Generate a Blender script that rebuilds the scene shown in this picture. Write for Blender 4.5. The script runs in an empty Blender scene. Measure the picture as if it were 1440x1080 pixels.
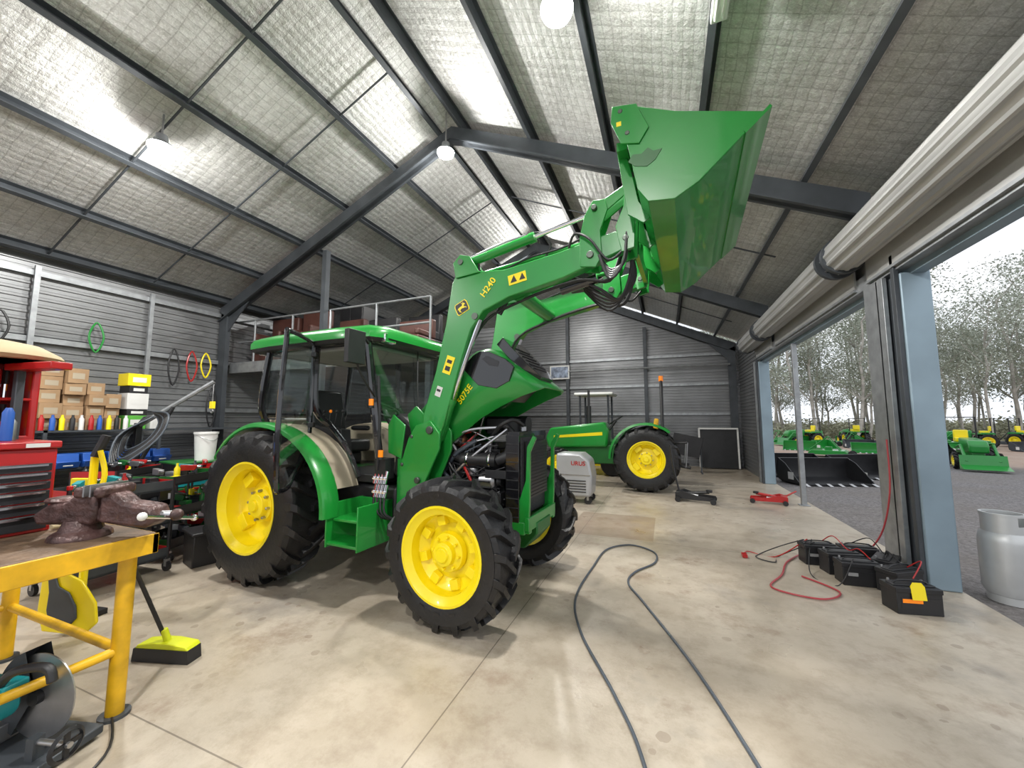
import bpy, math, random, bmesh
from mathutils import Vector, Matrix, Euler
random.seed(7)
S=bpy.context.scene
COL=S.collection
rad=math.radians
# ------------------------------------------------------------ materials
def newmat(name):
    m=bpy.data.materials.new(name); m.use_nodes=True
    return m,m.node_tree.nodes,m.node_tree.links,m.node_tree.nodes['Principled BSDF']
def mat(name,col,rough=.5,metal=0.,var=.12,vs=5.,bump=0.,bs=40.,coat=0.,emit=0.):
    m,N,L,b=newmat(name)
    tc=N.new('ShaderNodeTexCoord'); no=N.new('ShaderNodeTexNoise')
    no.inputs['Scale'].default_value=vs; no.inputs['Detail'].default_value=5
    L.new(tc.outputs['Object'],no.inputs['Vector'])
    r=N.new('ShaderNodeValToRGB'); e=r.color_ramp.elements
    e[0].position=.3; e[1].position=.7
    e[0].color=(*[c*(1-var) for c in col],1); e[1].color=(*[min(1,c*(1+var)) for c in col],1)
    L.new(no.outputs['Fac'],r.inputs['Fac']); L.new(r.outputs['Color'],b.inputs['Base Color'])
    b.inputs['Roughness'].default_value=rough; b.inputs['Metallic'].default_value=metal
    b.inputs['Coat Weight'].default_value=coat
    if emit:
        b.inputs['Emission Color'].default_value=(*col,1); b.inputs['Emission Strength'].default_value=emit
    if bump:
        n2=N.new('ShaderNodeTexNoise'); n2.inputs['Scale'].default_value=bs; L.new(tc.outputs['Object'],n2.inputs['Vector'])
        bp=N.new('ShaderNodeBump'); bp.inputs['Strength'].default_value=bump; bp.inputs['Distance'].default_value=.02
        L.new(n2.outputs['Fac'],bp.inputs['Height']); L.new(bp.outputs['Normal'],b.inputs['Normal'])
    return m
GREEN=mat('tractor_green',(.012,.25,.034),.30,0,.08,2,coat=.4)
DGREEN=mat('dark_green_paint',(.01,.12,.02),.4,0,.15,3)
YEL=mat('tractor_yellow',(.95,.76,.005),.35,0,.04,3,coat=.3)
RUB=mat('tyre_rubber',(.011,.011,.012),.42,0,.3,6,.2,30)
BLK=mat('black_plastic',(.016,.016,.018),.45,0,.2,8)
GBLK=mat('gloss_black',(.01,.01,.012),.12,0,.1,8,coat=.8)
STEEL=mat('steel',(.45,.45,.46),.35,.9,.15,8)
PIN=mat('pin_steel',(.10,.12,.10),.4,.7,.15,8)
CHR=mat('chrome',(.85,.85,.87),.08,1,.03,8)
GALV=mat('galvanised',(.32,.335,.35),.42,.6,.18,9)
FRAME=mat('frame_steel',(.062,.07,.08),.5,.25,.25,3)
CLADM=mat('wall_cladding',(.22,.225,.232),.38,.45,.2,1.2)
CURT=mat('roller_curtain',(.46,.46,.45),.38,.35,.10,1.5)
BLUG=mat('blue_grey_column',(.25,.33,.39),.45,.3,.12,2)
WHT=mat('white_plastic',(.74,.74,.72),.4,0,.05,5)
BEI=mat('beige_trim',(.40,.34,.25),.6,0,.08,5)
TAN=mat('tan_canvas',(.50,.40,.24),.8,0,.1,5)
RED=mat('red_paint',(.42,.012,.012),.3,0,.12,4,coat=.3)
DRED=mat('rusty_brown_cast',(.095,.052,.048),.40,.2,.55,11,.4,35)
BLU=mat('blue_plastic',(.02,.10,.42),.4,0,.1,4)
TEAL=mat('teal_plastic',(.01,.26,.28),.4,0,.1,4)
CARD=mat('cardboard',(.36,.23,.125),.8,0,.18,4)
WOOD=mat('bench_wood',(.14,.09,.055),.5,.2,.6,4,.3,30)
BROWN=mat('brown_vinyl',(.085,.032,.024),.5,0,.2,4)
ORA=mat('orange_lens',(.95,.25,.01),.2,0,.05,4,emit=.2)
SAFY=mat('safety_yellow',(.74,.42,.01),.45,0,.28,7)
LIME=mat('lime_yellow',(.72,.78,.02),.45,0,.1,5)
STK=mat('sticker_yellow',(.95,.75,.01),.4,0,.03,4)
HOSE=mat('hose_grey',(.07,.085,.105),.45,0,.15,4)
REDH=mat('hose_red',(.42,.05,.06),.4,0,.1,4)
BARK=mat('bark',(.46,.43,.39),.9,0,.35,2)  # paled like the leaves, with distance haze put into the colour
LEAF=mat('gum_leaves',(.42,.45,.375),.9,0,.25,.5)  # leaf colour lightened to paint distance haze into the foliage
LEAF2=mat('scrub_leaves',(.40,.40,.29),.9,0,.3,.8)
LAMPE=mat('lamp_glow',(1,.98,.94),.5,0,0,1,emit=80)
SILV=mat('silver_casing',(.42,.43,.45),.35,.3,.06,2)
GASM=mat('gas_cylinder_paint',(.58,.59,.59),.40,.4,.12,3)
COPP=mat('copper_brown',(.25,.11,.05),.4,.7,.2,6)
LGREY=mat('light_grey_card',(.3,.3,.3),.5)
DRWG=mat('drawer_grey',(.03,.03,.033),.3,.3,.1)
RADC=mat('radiator_core',(.05,.05,.055),.6,.4,.5,90)
def glass(name,lo,hi):
    m,N,L,b=newmat(name); out=N['Material Output']
    t=N.new('ShaderNodeBsdfTransparent'); t.inputs['Color'].default_value=(.80,.87,.85,1)
    g=N.new('ShaderNodeBsdfGlossy'); g.inputs['Roughness'].default_value=.04
    no=N.new('ShaderNodeTexNoise'); no.inputs['Scale'].default_value=3
    tc=N.new('ShaderNodeTexCoord'); L.new(tc.outputs['Object'],no.inputs['Vector'])
    r=N.new('ShaderNodeMapRange'); r.inputs[3].default_value=lo; r.inputs[4].default_value=hi; L.new(no.outputs[0],r.inputs[0])
    mx=N.new('ShaderNodeMixShader'); L.new(r.outputs[0],mx.inputs[0]); L.new(t.outputs[0],mx.inputs[1]); L.new(g.outputs[0],mx.inputs[2])
    L.new(mx.outputs[0],out.inputs['Surface']); return m
GLS=glass('cab_glass',.12,.20); GLD=glass('door_glass',.26,.40)
def mth(N,L,op,a,b=None,c=None):
    n=N.new('ShaderNodeMath'); n.operation=op
    for i,v in enumerate((a,b,c)):
        if v is None: continue
        if isinstance(v,(int,float)): n.inputs[i].default_value=v
        else: L.new(v,n.inputs[i])
    return n.outputs[0]
def mixc(N,L,f,a,b,bt='MIX'):
    n=N.new('ShaderNodeMix'); n.data_type='RGBA'; n.blend_type=bt
    for k,v in ((0,f),(6,a),(7,b)):
        if isinstance(v,(int,float)): n.inputs[k].default_value=v
        elif isinstance(v,tuple): n.inputs[k].default_value=(*v,1)
        else: L.new(v,n.inputs[k])
    return n.outputs[2]
def noise(N,L,vec,sc,det=5,ro=.55):
    n=N.new('ShaderNodeTexNoise'); n.inputs['Scale'].default_value=sc; n.inputs['Detail'].default_value=det
    n.inputs['Roughness'].default_value=ro
    L.new(vec,n.inputs['Vector']); return n.outputs['Fac']
def ramp(N,L,f,p0,p1,c0=(0,0,0),c1=(1,1,1)):
    r=N.new('ShaderNodeValToRGB'); e=r.color_ramp.elements; e[0].position=p0; e[1].position=p1
    e[0].color=(*c0,1); e[1].color=(*c1,1); L.new(f,r.inputs[0]); return r.outputs[0]
def concrete():
    m,N,L,b=newmat('concrete_floor'); tc=N.new('ShaderNodeTexCoord'); v=tc.outputs['Object']
    sp=N.new('ShaderNodeSeparateXYZ'); L.new(v,sp.inputs[0]); X,Y=sp.outputs[0],sp.outputs[1]
    c=ramp(N,L,noise(N,L,v,.8,9,.65),.34,.66,(.375,.315,.24),(.55,.49,.405))
    c=mixc(N,L,mth(N,L,'MULTIPLY',ramp(N,L,noise(N,L,v,4.5,8,.75),.46,.68),.55),c,(.26,.205,.145))
    c=mixc(N,L,mth(N,L,'MULTIPLY',ramp(N,L,noise(N,L,v,1.6,7,.7),.54,.66),.6),c,(.24,.165,.11))
    c=mixc(N,L,mth(N,L,'MULTIPLY',ramp(N,L,noise(N,L,v,.7,5,.65),.56,.68),.6),c,(.20,.185,.17))
    vo=N.new('ShaderNodeTexVoronoi'); vo.inputs['Scale'].default_value=6; L.new(v,vo.inputs['Vector'])
    spots=mth(N,L,'MULTIPLY',mth(N,L,'LESS_THAN',mth(N,L,'ADD',vo.outputs['Distance'],mth(N,L,'MULTIPLY',noise(N,L,v,9,3),.4)),.36),ramp(N,L,noise(N,L,v,.8,2),.48,.58))
    c=mixc(N,L,mth(N,L,'MULTIPLY',spots,.4),c,(.19,.13,.09))
    def band(u,a,bb): return mth(N,L,'MULTIPLY',mth(N,L,'GREATER_THAN',u,a),mth(N,L,'LESS_THAN',u,bb))
    pat=mth(N,L,'MULTIPLY',band(X,-1.35,-.2),band(Y,5.4,6.7))
    c=mixc(N,L,mth(N,L,'MULTIPLY',pat,.5),c,(.22,.14,.09))
    j=None
    for u,x in ((X,-1.15),(X,-5.2),(Y,1.3),(Y,5.35),(Y,9.7)):
        k=mth(N,L,'LESS_THAN',mth(N,L,'ABSOLUTE',mth(N,L,'SUBTRACT',u,x)),.004)
        j=k if j is None else mth(N,L,'MAXIMUM',j,k)
    c=mixc(N,L,mth(N,L,'MULTIPLY',j,.7),c,(.10,.08,.06))
    L.new(c,b.inputs['Base Color'])
    L.new(ramp(N,L,noise(N,L,v,2,4),.3,.7,(.24,)*3,(.52,)*3),b.inputs['Roughness'])
    bp=N.new('ShaderNodeBump'); bp.inputs['Strength'].default_value=.12; bp.inputs['Distance'].default_value=.01
    L.new(noise(N,L,v,60,4),bp.inputs['Height']); L.new(bp.outputs[0],b.inputs['Normal'])
    return m
def foil():
    m,N,L,b=newmat('foil_insulation'); tc=N.new('ShaderNodeTexCoord'); v=tc.outputs['Object']
    sp=N.new('ShaderNodeSeparateXYZ'); L.new(v,sp.inputs[0]); X,Y=sp.outputs[0],sp.outputs[1]
    def tri(u,per,off=0.):
        a=mth(N,L,'FRACT',mth(N,L,'ADD',mth(N,L,'DIVIDE',u,per),off)); return mth(N,L,'ABSOLUTE',mth(N,L,'SUBTRACT',a,.5))
    wob=mth(N,L,'MULTIPLY',mth(N,L,'SUBTRACT',noise(N,L,v,3,3,.6),.5),.06)
    tx=tri(mth(N,L,'ADD',X,wob),.09); ty=tri(mth(N,L,'ADD',Y,wob),.14)
    wire=mth(N,L,'MAXIMUM',ramp(N,L,tx,.42,.48),ramp(N,L,ty,.445,.48))
    n1=noise(N,L,v,.9,6,.6); n2=noise(N,L,v,34,5,.75); n3=noise(N,L,v,8,6,.75)
    c=ramp(N,L,n1,.3,.7,(.56,.555,.54),(.78,.785,.775))
    c=mixc(N,L,mth(N,L,'MULTIPLY',ramp(N,L,n3,.46,.58),.38),c,(.36,.35,.325))
    c=mixc(N,L,mth(N,L,'MULTIPLY',ramp(N,L,n2,.50,.60),.5),c,(.92,.92,.91))  # near-white specks painted into the colour as glints on the crinkles
    c=mixc(N,L,mth(N,L,'MULTIPLY',wire,.33),c,(.17,.168,.16))
    L.new(c,b.inputs['Base Color']); b.inputs['Metallic'].default_value=.45; b.inputs['Roughness'].default_value=.42
    h=mth(N,L,'ADD',mth(N,L,'ADD',mth(N,L,'MULTIPLY',n2,.7),mth(N,L,'MULTIPLY',n3,1.2)),mth(N,L,'MULTIPLY',mth(N,L,'ADD',tx,ty),-.6))
    bp=N.new('ShaderNodeBump'); bp.inputs['Strength'].default_value=.6; bp.inputs['Distance'].default_value=.028
    L.new(h,bp.inputs['Height']); L.new(bp.outputs[0],b.inputs['Normal'])
    return m
def groundm():
    m,N,L,b=newmat('yard_ground'); tc=N.new('ShaderNodeTexCoord'); v=tc.outputs['Object']
    sp=N.new('ShaderNodeSeparateXYZ'); L.new(v,sp.inputs[0]); Y=sp.outputs[1]
    g=ramp(N,L,noise(N,L,v,22,8,.85),.38,.62,(.09,.083,.085),(.34,.32,.32))
    g=mixc(N,L,mth(N,L,'MULTIPLY',ramp(N,L,noise(N,L,v,.5,4),.4,.65),.5),g,(.20,.175,.155))
    d=ramp(N,L,noise(N,L,v,.4,8,.7),.35,.65,(.38,.26,.20),(.48,.38,.31))
    gr=ramp(N,L,noise(N,L,v,.7,8,.7),.35,.65,(.30,.27,.17),(.42,.38,.27))
    wob=mth(N,L,'MULTIPLY',noise(N,L,v,.25,3),5)
    yy=mth(N,L,'ADD',Y,wob)
    c=mixc(N,L,ramp(N,L,mth(N,L,'DIVIDE',yy,100),.205,.225),g,d)
    c=mixc(N,L,ramp(N,L,mth(N,L,'DIVIDE',yy,100),.37,.41),c,gr)
    L.new(c,b.inputs['Base Color']); b.inputs['Roughness'].default_value=.9
    bp=N.new('ShaderNodeBump'); bp.inputs['Strength'].default_value=.7; bp.inputs['Distance'].default_value=.04
    L.new(noise(N,L,v,35,4,.8),bp.inputs['Height']); L.new(bp.outputs[0],b.inputs['Normal'])
    return m
CONC=concrete(); FOIL=foil(); GRND=groundm()
# ------------------------------------------------------------ geometry
def catmull(P,k,closed=False):
    if k<2: return P
    n=len(P); out=[]
    rng=range(n if closed else n-1)
    for i in rng:
        p0=P[(i-1)%n] if (closed or i>0) else P[0]; p1=P[i]; p2=P[(i+1)%n]; p3=P[(i+2)%n] if (closed or i+2<n) else P[-1]
        for j in range(k):
            t=j/k
            out.append(.5*((2*p1)+(p2-p0)*t+(2*p0-5*p1+4*p2-p3)*t*t+(3*p1-p0-3*p2+p3)*t**3))
    if not closed: out.append(P[-1])
    return out
class G:
    def __init__(s): s.v=[];s.f=[];s.mi=[];s.mats=[]
    def add(s,vs,fs,m,T=None):
        o=len(s.v)
        s.v+=[tuple((T@Vector(v)) if T is not None else v) for v in vs]
        s.f+=[tuple(i+o for i in f) for f in fs]
        if m not in s.mats: s.mats.append(m)
        s.mi+=[s.mats.index(m)]*len(fs); return s
    def box(s,c,d,m,r=None):
        x,y,z=[k/2 for k in d]
        vs=[(a,b,e) for a in(-x,x) for b in(-y,y) for e in(-z,z)]
        fs=[(0,1,3,2),(4,6,7,5),(0,4,5,1),(2,3,7,6),(0,2,6,4),(1,5,7,3)]
        T=Matrix.Translation(c)
        if r: T=T@Euler([rad(k) for k in r]).to_matrix().to_4x4()
        return s.add(vs,fs,m,T)
    def bx(s,x0,x1,y0,y1,z0,z1,m): return s.box(((x0+x1)/2,(y0+y1)/2,(z0+z1)/2),(abs(x1-x0),abs(y1-y0),abs(z1-z0)),m)
    def tube(s,pts,r,m,n=8,sm=0,closed=False,cap=True):
        P=[Vector(p) for p in pts]
        R=list(r) if isinstance(r,(list,tuple)) else None
        if sm: P=catmull(P,sm,closed)
        N=len(P)
        if R is None: R=[r]*N
        elif len(R)!=N:
            q=R; R=[]
            for i in range(N):
                t=i*(len(q)-1)/(N-1); a=min(len(q)-2,int(t)); R.append(q[a]+(q[a+1]-q[a])*(t-a))
        T=[]
        for i in range(N):
            a=P[i-1] if (i>0 or closed) else P[0]; b=P[(i+1)%N] if (i<N-1 or closed) else P[-1]
            d=(b-a); T.append(d.normalized() if d.length>1e-9 else Vector((0,0,1)))
        u=T[0].orthogonal().normalized(); vs=[]
        for i in range(N):
            u=(u-T[i]*u.dot(T[i])); u=u.normalized() if u.length>1e-6 else T[i].orthogonal().normalized()
            w=T[i].cross(u)
            for k in range(n):
                a=2*math.pi*k/n; vs.append(P[i]+(u*math.cos(a)+w*math.sin(a))*R[i])
        fs=[]
        for i in range(N if closed else N-1):
            j=(i+1)%N
            for k in range(n):
                fs.append((i*n+k,i*n+(k+1)%n,j*n+(k+1)%n,j*n+k))
        if cap and not closed: fs+= [tuple(range(n))[::-1],tuple(range((N-1)*n,N*n))]
        return s.add(vs,fs,m)
    def cyl(s,a,b,r,m,r2=None,n=16): return s.tube([a,b],[r,r if r2 is None else r2],m,n)
    def prism(s,poly,a,b,m,ax='y',T=None):
        f={'y':lambda p,t:(p[0],t,p[1]),'x':lambda p,t:(t,p[0],p[1]),'z':lambda p,t:(p[0],p[1],t)}[ax]
        n=len(poly); vs=[f(p,a) for p in poly]+[f(p,b) for p in poly]
        fs=[tuple(range(n)),tuple(range(2*n-1,n-1,-1))]+[(i,(i+1)%n,n+(i+1)%n,n+i) for i in range(n)]
        return s.add(vs,fs,m,T)
    def lathe(s,prof,c,axis,m,n=32,a0=0,a1=360):
        ax=Vector(axis).normalized(); u=ax.orthogonal().normalized()
        if abs(ax.y)>.99: u=Vector((1,0,0))
        if abs(ax.z)>.99: u=Vector((1,0,0))
        w=ax.cross(u); c=Vector(c); full=(a1-a0)>=360
        k=n if full else n+1; vs=[]
        for r,h in prof:
            for i in range(k):
                a=rad(a0+(a1-a0)*i/n); vs.append(c+ax*h+(u*math.cos(a)+w*math.sin(a))*max(r,1e-4))
        fs=[]
        for j in range(len(prof)-1):
            for i in range(n):
                i2=(i+1)%k; fs.append((j*k+i,j*k+i2,(j+1)*k+i2,(j+1)*k+i))
        return s.add(vs,fs,m)
    def ball(s,c,r,m,n=12):
        if not isinstance(r,(tuple,list)): r=(r,r,r)
        vs=[];fs=[];h=n//2
        for j in range(h+1):
            p=math.pi*j/h
            for i in range(n):
                a=2*math.pi*i/n
                vs.append((c[0]+r[0]*math.sin(p)*math.cos(a),c[1]+r[1]*math.sin(p)*math.sin(a),c[2]+r[2]*math.cos(p)))
        for j in range(h):
            for i in range(n): fs.append((j*n+i,j*n+(i+1)%n,(j+1)*n+(i+1)%n,(j+1)*n+i))
        return s.add(vs,fs,m)
    def obj(s,name,parent=None,bev=0,loc=None,rot=None,label=None,cat=None,group=None,kind=None,ang=35,recalc=True):
        me=bpy.data.meshes.new(name); me.from_pydata(s.v,[],s.f)
        for m in s.mats: me.materials.append(m)
        me.polygons.foreach_set('material_index',s.mi)
        if recalc:
            bm=bmesh.new(); bm.from_mesh(me); bmesh.ops.recalc_face_normals(bm,faces=bm.faces[:]); bm.to_mesh(me); bm.free()
        me.polygons.foreach_set('use_smooth',[True]*len(me.polygons))
        me.set_sharp_from_angle(angle=rad(ang)); me.update()
        o=bpy.data.objects.new(name,me); COL.objects.link(o)
        if bev:
            b=o.modifiers.new('bevel','BEVEL'); b.width=bev; b.segments=2; b.limit_method='ANGLE'; b.angle_limit=rad(40)
        fin(o,parent,loc,rot,label,cat,group,kind); return o
def fin(o,parent,loc,rot,label,cat,group,kind):
    if parent: o.parent=parent
    if loc: o.location=loc
    if rot: o.rotation_euler=[rad(k) for k in rot]
    if label: o['label']=label
    if cat: o['category']=cat
    if group: o['group']=group
    if kind: o['kind']=kind
def thing(name,label,cat,loc=(0,0,0),rz=0,group=None):
    o=bpy.data.objects.new(name,None); COL.objects.link(o); o.empty_display_size=.1
    fin(o,None,loc,(0,0,rz),label,cat,group,None); return o
def clone(root,loc,rz=None,sc=None,label=None,rot=None):
    n=root.copy(); COL.objects.link(n); n.location=loc
    if rz is not None: n.rotation_euler=(0,0,rad(rz))
    if rot is not None: n.rotation_euler=[rad(k) for k in rot]
    if sc: n.scale=(sc,)*3 if isinstance(sc,(int,float)) else sc
    if label: n['label']=label
    for c in list(root.children):
        k=c.copy(); COL.objects.link(k); k.parent=n
        for d in list(c.children):
            q=d.copy(); COL.objects.link(q); q.parent=k
    return n
def text(t,size,loc,rot,m,parent,name='lettering',ext=.0015,sx=1.0):
    cu=bpy.data.curves.new('t','FONT'); cu.body=t; cu.size=size; cu.align_x='CENTER'; cu.align_y='CENTER'; cu.extrude=ext; cu.offset=size*.012
    o=bpy.data.objects.new('t',cu); COL.objects.link(o); bpy.context.view_layer.update()
    me=bpy.data.meshes.new_from_object(o); bpy.data.objects.remove(o)
    me.materials.clear(); me.materials.append(m)
    q=bpy.data.objects.new(name,me); COL.objects.link(q); q.scale=(sx,1,1)
    fin(q,parent,loc,rot,None,None,None,None); return q
# ------------------------------------------------------------ SHED
RX,LX,RG,ZR,SL=2.3,-8.8,-3.15,6.58,.4455
Y0,Y1=-3.6,14.5
def roofz(x): return ZR-abs(x-RG)*SL
G().bx(LX-.1,RX+.15,Y0,Y1+.1,-.25,0,CONC).obj('floor',kind='structure')
G().add([(-120,-60,-.06),(140,-60,-.06),(140,180,-.06),(-120,180,-.06)],[(0,1,2,3)],GRND).obj('ground',kind='structure',recalc=False)
def ribbed(z0,z1,pitch=.085,dep=.02):
    pts=[];z=z0
    while z<z1:
        pts+=[(0,z),(0,z+pitch*.5),(dep,z+pitch*.6),(dep,z+pitch*.9)]; z+=pitch
    return pts
def ribwall(name,axis,pos,a,b,z0,z1,sign,m=CLADM,polytop=None,pitch=.085):
    g=G(); pr=ribbed(z0,z1,pitch); n=len(pr)
    if axis=='x': vs=[(pos+sign*d,a,z) for d,z in pr]+[(pos+sign*d,b,z) for d,z in pr]
    else: vs=[(a,pos+sign*d,z) for d,z in pr]+[(b,pos+sign*d,z) for d,z in pr]
    if polytop:
        vs=[]
        for k in (0,1):
            for d,z in pr:
                h=max(0,(z-polytop)/SL)
                x=min(a+h,RG) if k==0 else max(b-h,RG)
                vs.append((x,pos+sign*d,z))
    fs=[(i,i+1,n+i+1,n+i) for i in range(n-1)]
    g.add(vs,fs,m)
    return g.obj(name,kind='structure',recalc=False,ang=20)
ribwall('wall_left','x',LX,Y0,Y1,0,4.05,1,pitch=.11)
ribwall('wall_back','y',Y1,LX,RX,0,6.5,-1,polytop=4.08,pitch=.10)
ribwall('wall_right','x',RX,11.5,Y1,0,4.05,-1,pitch=.10)
G().bx(RX,RX+.06,Y0,11.35,3.05,4.1,CLADM).obj('wall_right',kind='structure')
g=G()
for sx,xe in ((-1,LX-.15),(1,RX+.25)):
    z=roofz(xe)
    g.add([(RG,Y0,ZR),(RG,Y1,ZR),(xe,Y1,z),(xe,Y0,z),(RG,Y0,ZR+.06),(RG,Y1,ZR+.06),(xe,Y1,z+.06),(xe,Y0,z+.06)],[(0,1,2,3),(4,7,6,5),(0,3,7,4),(1,5,6,2),(2,6,7,3),(0,4,5,1)],FOIL)
g.obj('ceiling',kind='structure')
angr=math.degrees(math.atan(SL))
def purlin(x):
    z=roofz(x)-.085; s=-angr if x<RG else angr
    g=G(); w,h,t=.065,.15,.006
    T=Matrix.Translation((x,0,z))@Euler((0,rad(s),0)).to_matrix().to_4x4()
    pr=[(-w/2,h/2),(w/2,h/2),(w/2,h/2-t),(-w/2+t,h/2-t),(-w/2+t,-h/2+t),(w/2-t,-h/2+t),(w/2-t,-h/2+.02),(w/2,-h/2+.02),(w/2,-h/2),(-w/2,-h/2)]
    g.prism(pr,Y0,Y1,FRAME,'y',T)
    g.obj('roof_purlin',label='grey steel roof purlin under foil insulation',cat='purlin',group='roof purlins')
PX=(-8.6,-7.65,-6.52,-5.42,-4.3,-3.4,-2.95,-1.75,-.6,.5,1.62)
for x in PX: purlin(x)
def rafter(y,h=.24,w=.09,right=True):
    g=G()
    for xe in (LX+.05,RX-.12):
        z=roofz(xe)-.165; zr=ZR-.165; s=math.copysign(1,xe-RG)
        g.prism([(RG,zr),(xe,z),(xe,z-h*1.25),(RG,zr-h)],y-w/2,y+w/2,FRAME,'y')
        g.prism([(RG,zr-h+.02),(xe,z-h*1.25+.02),(xe,z-h*1.25),(RG,zr-h)],y-w,y+w,FRAME,'y')
        if xe<0 or right: g.prism([(xe,0),(xe-s*.22,0),(xe-s*.22,z-.2),(xe,z-.1)],y-w/2,y+w/2,FRAME,'y')
        if xe<0 or right: g.prism([(xe,z-h-.5),(xe-s*.9,z+.9*SL-h),(xe,z-h)],y-.01,y+.01,FRAME,'y')
    g.prism([(RG-.5,ZR-.17-h-.2),(RG,ZR-.17-h-.03),(RG+.5,ZR-.17-h-.2),(RG+.3,ZR-.32),(RG-.3,ZR-.32)],y-w/2-.012,y+w/2+.012,FRAME,'y')
    g.obj('portal_rafter',label='dark steel portal frame rafter meeting at the ridge',cat='rafter',group='portal frames')
rafter(.9,right=False); rafter(5.25,right=False); rafter(9.8,right=False); rafter(14.25)
for y in (-1.2,2.65,3.95,7.4,12.0):
    for sd,xs in (('l',(LX+.2,RG-.2)),('r',(RG+.2,RX-.5))):
        if y==3.95 and sd=='r': continue
        g=G(); g.cyl((xs[0],y,roofz(xs[0])-.12),(xs[1],y,roofz(xs[1])-.12),.014,FRAME,n=6)
        g.obj('purlin_bridging',label='thin steel bridging rod across the roof purlins',cat='brace',group='purlin bridging')
for z in (.75,1.75,2.75,3.75):
    G().bx(LX+.025,LX+.09,Y0,Y1,z-.04,z+.04,GALV).obj('wall_girt',label='galvanised horizontal wall girt',cat='girt',group='wall girts')
    G().bx(LX+.1,RX-.1,Y1-.1,Y1-.03,z-.04,z+.04,GALV).obj('wall_girt',label='galvanised horizontal wall girt',cat='girt',group='wall girts')
for y in (1.2,2.6,4.0):
    G().bx(LX+.095,LX+.14,y-.03,y+.03,0,3.85,GALV).obj('wall_post',label='thin galvanised wall post',cat='post',group='wall posts')
for x in (-6.3,-3.4,-.6):
    G().bx(x-.06,x+.06,Y1-.19,Y1-.11,0,roofz(x)-.6,FRAME).obj('wall_post',label='dark steel gable wall post',cat='post',group='wall posts')
G().bx(RX-.12,RX+.0,Y0,11.35,3.04,3.20,GALV).bx(RX-.05,RX-.02,Y0,11.35,3.20,4.0,GALV).obj('trim_1',kind='structure')
G().bx(RX-.02,RX+.1,Y0,11.35,2.98,3.04,BLUG).obj('trim_2',kind='structure')
def drum(y0,y1):
    t=thing('roller_door','rolled up pale steel roller door under the eave','roller door',(1.99,0,3.46),group='roller doors')
    g=G(); n=60; vs=[]
    for y in (y0,y1):
        for i in range(n):
            a=2*math.pi*i/n; r=.192+(.014 if i%5<2 else 0); vs.append((r*math.cos(a),y,r*math.sin(a)))
    fs=[(i,(i+1)%n,n+(i+1)%n,n+i) for i in range(n)]+[tuple(range(n)),tuple(range(2*n-1,n-1,-1))]
    g.add(vs,fs,CURT); g.obj('curtain_roll',t,ang=20)
    for y in (y0,y1):
        g=G()
        g.lathe([(.10,-.03),(.225,-.03),(.225,.03),(.10,.03)],(0,y,0),(0,1,0),FRAME,24)
        g.bx(-.03,.28,y-.02,y+.02,-.05,.05,GALV)
        for k in range(8):
            a=k*math.pi/4; g.cyl((.17*math.cos(a),y-.05,.17*math.sin(a)),(.17*math.cos(a),y+.05,.17*math.sin(a)),.012,STEEL,n=6)
        g.obj('end_bracket',t)
    g=G(); g.bx(.17,.19,y0+.05,y1-.05,-.36,.0,CURT); g.bx(.16,.20,y0+.05,y1-.05,-.39,-.36,GALV); g.obj('bottom_bar',t)
drum(-3.4,.6); drum(.95,5.45); drum(5.65,9.4); drum(9.6,11.3)
def column(y0,y1,label='blue grey steel door column standing on the slab edge'):
    t=thing('door_column',label,'column',group='door columns')
    G().bx(RX-.10,RX+.13,y0,y0+.18,0,3.0,BLUG).obj('box_section',t,bev=.012)
    G().bx(RX-.14,RX-.10,y0+.02,y0+.08,0,3.2,FRAME).bx(RX-.10,RX+.05,y0+.18,y1,0,3.0,FRAME).bx(RX-.16,RX-.12,y0+.2,y1,0,3.02,GALV).bx(RX-.16,RX-.1,y0+.3,y0+.33,0,3.02,BLK).obj('door_guide',t,bev=.004)
column(4.85,5.45); column(11.15,11.45); column(.3,.9)
G().bx(RX-.05,RX+.03,8.6,8.68,0,2.98,GALV).bx(RX-.09,RX+.07,8.56,8.72,0,.012,GALV).obj('door_mullion',bev=.004,label='thin galvanised removable door mullion post',cat='post')
def highbay(x,y,z,pa,pp):
    t=thing('high_bay_lamp','round bright high bay lamp hanging from the roof','lamp',(x,y,z),group='high bay lamps')
    g=G(); g.lathe([(.02,.16),(.06,.15),(.07,.07),(.13,.02),(.135,0),(.12,0),(.05,.06),(0,.07)],(0,0,0),(0,0,1),GALV,24); g.obj('lamp_shade',t)
    G().lathe([(.133,.008),(.135,-.015),(.12,-.05),(.07,-.075),(0,-.085)],(0,0,0),(0,0,1),LAMPE,24).obj('lens',t)
    G().cyl((0,0,.15),(0,0,roofz(x)-z-.04),.012,STEEL,n=8).obj('stem',t)
    l=bpy.data.lights.new('lamp_light','AREA'); l.shape='DISK'; l.size=.3; l.energy=pa; l.color=(1,.98,.94)
    o=bpy.data.objects.new('lamp_light',l); COL.objects.link(o); o.location=(x,y,z-.09)
    l=bpy.data.lights.new('lamp_spill','POINT'); l.energy=pp; l.shadow_soft_size=.06; l.color=(1,.98,.94)
    o=bpy.data.objects.new('lamp_spill',l); COL.objects.link(o); o.location=(x,y,z-.15)
for x,y,z,p in ((-3.15,5.05,5.85,1.1),(-5.75,2.6,4.95,1),(-.72,2.82,4.93,1),(-3.15,9.9,5.85,1.1),(-.7,-1.6,4.85,1),(-5.75,-1.6,4.8,1)): highbay(x,y,z,115*p,110*p)
t=thing('fluorescent_fitting','long white twin fluorescent fitting under a purlin','light fitting',(.5,0,roofz(.5)-.26))
G().bx(-.06,.06,1.7,3.2,0,.07,WHT).obj('housing',t,bev=.008)
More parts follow.
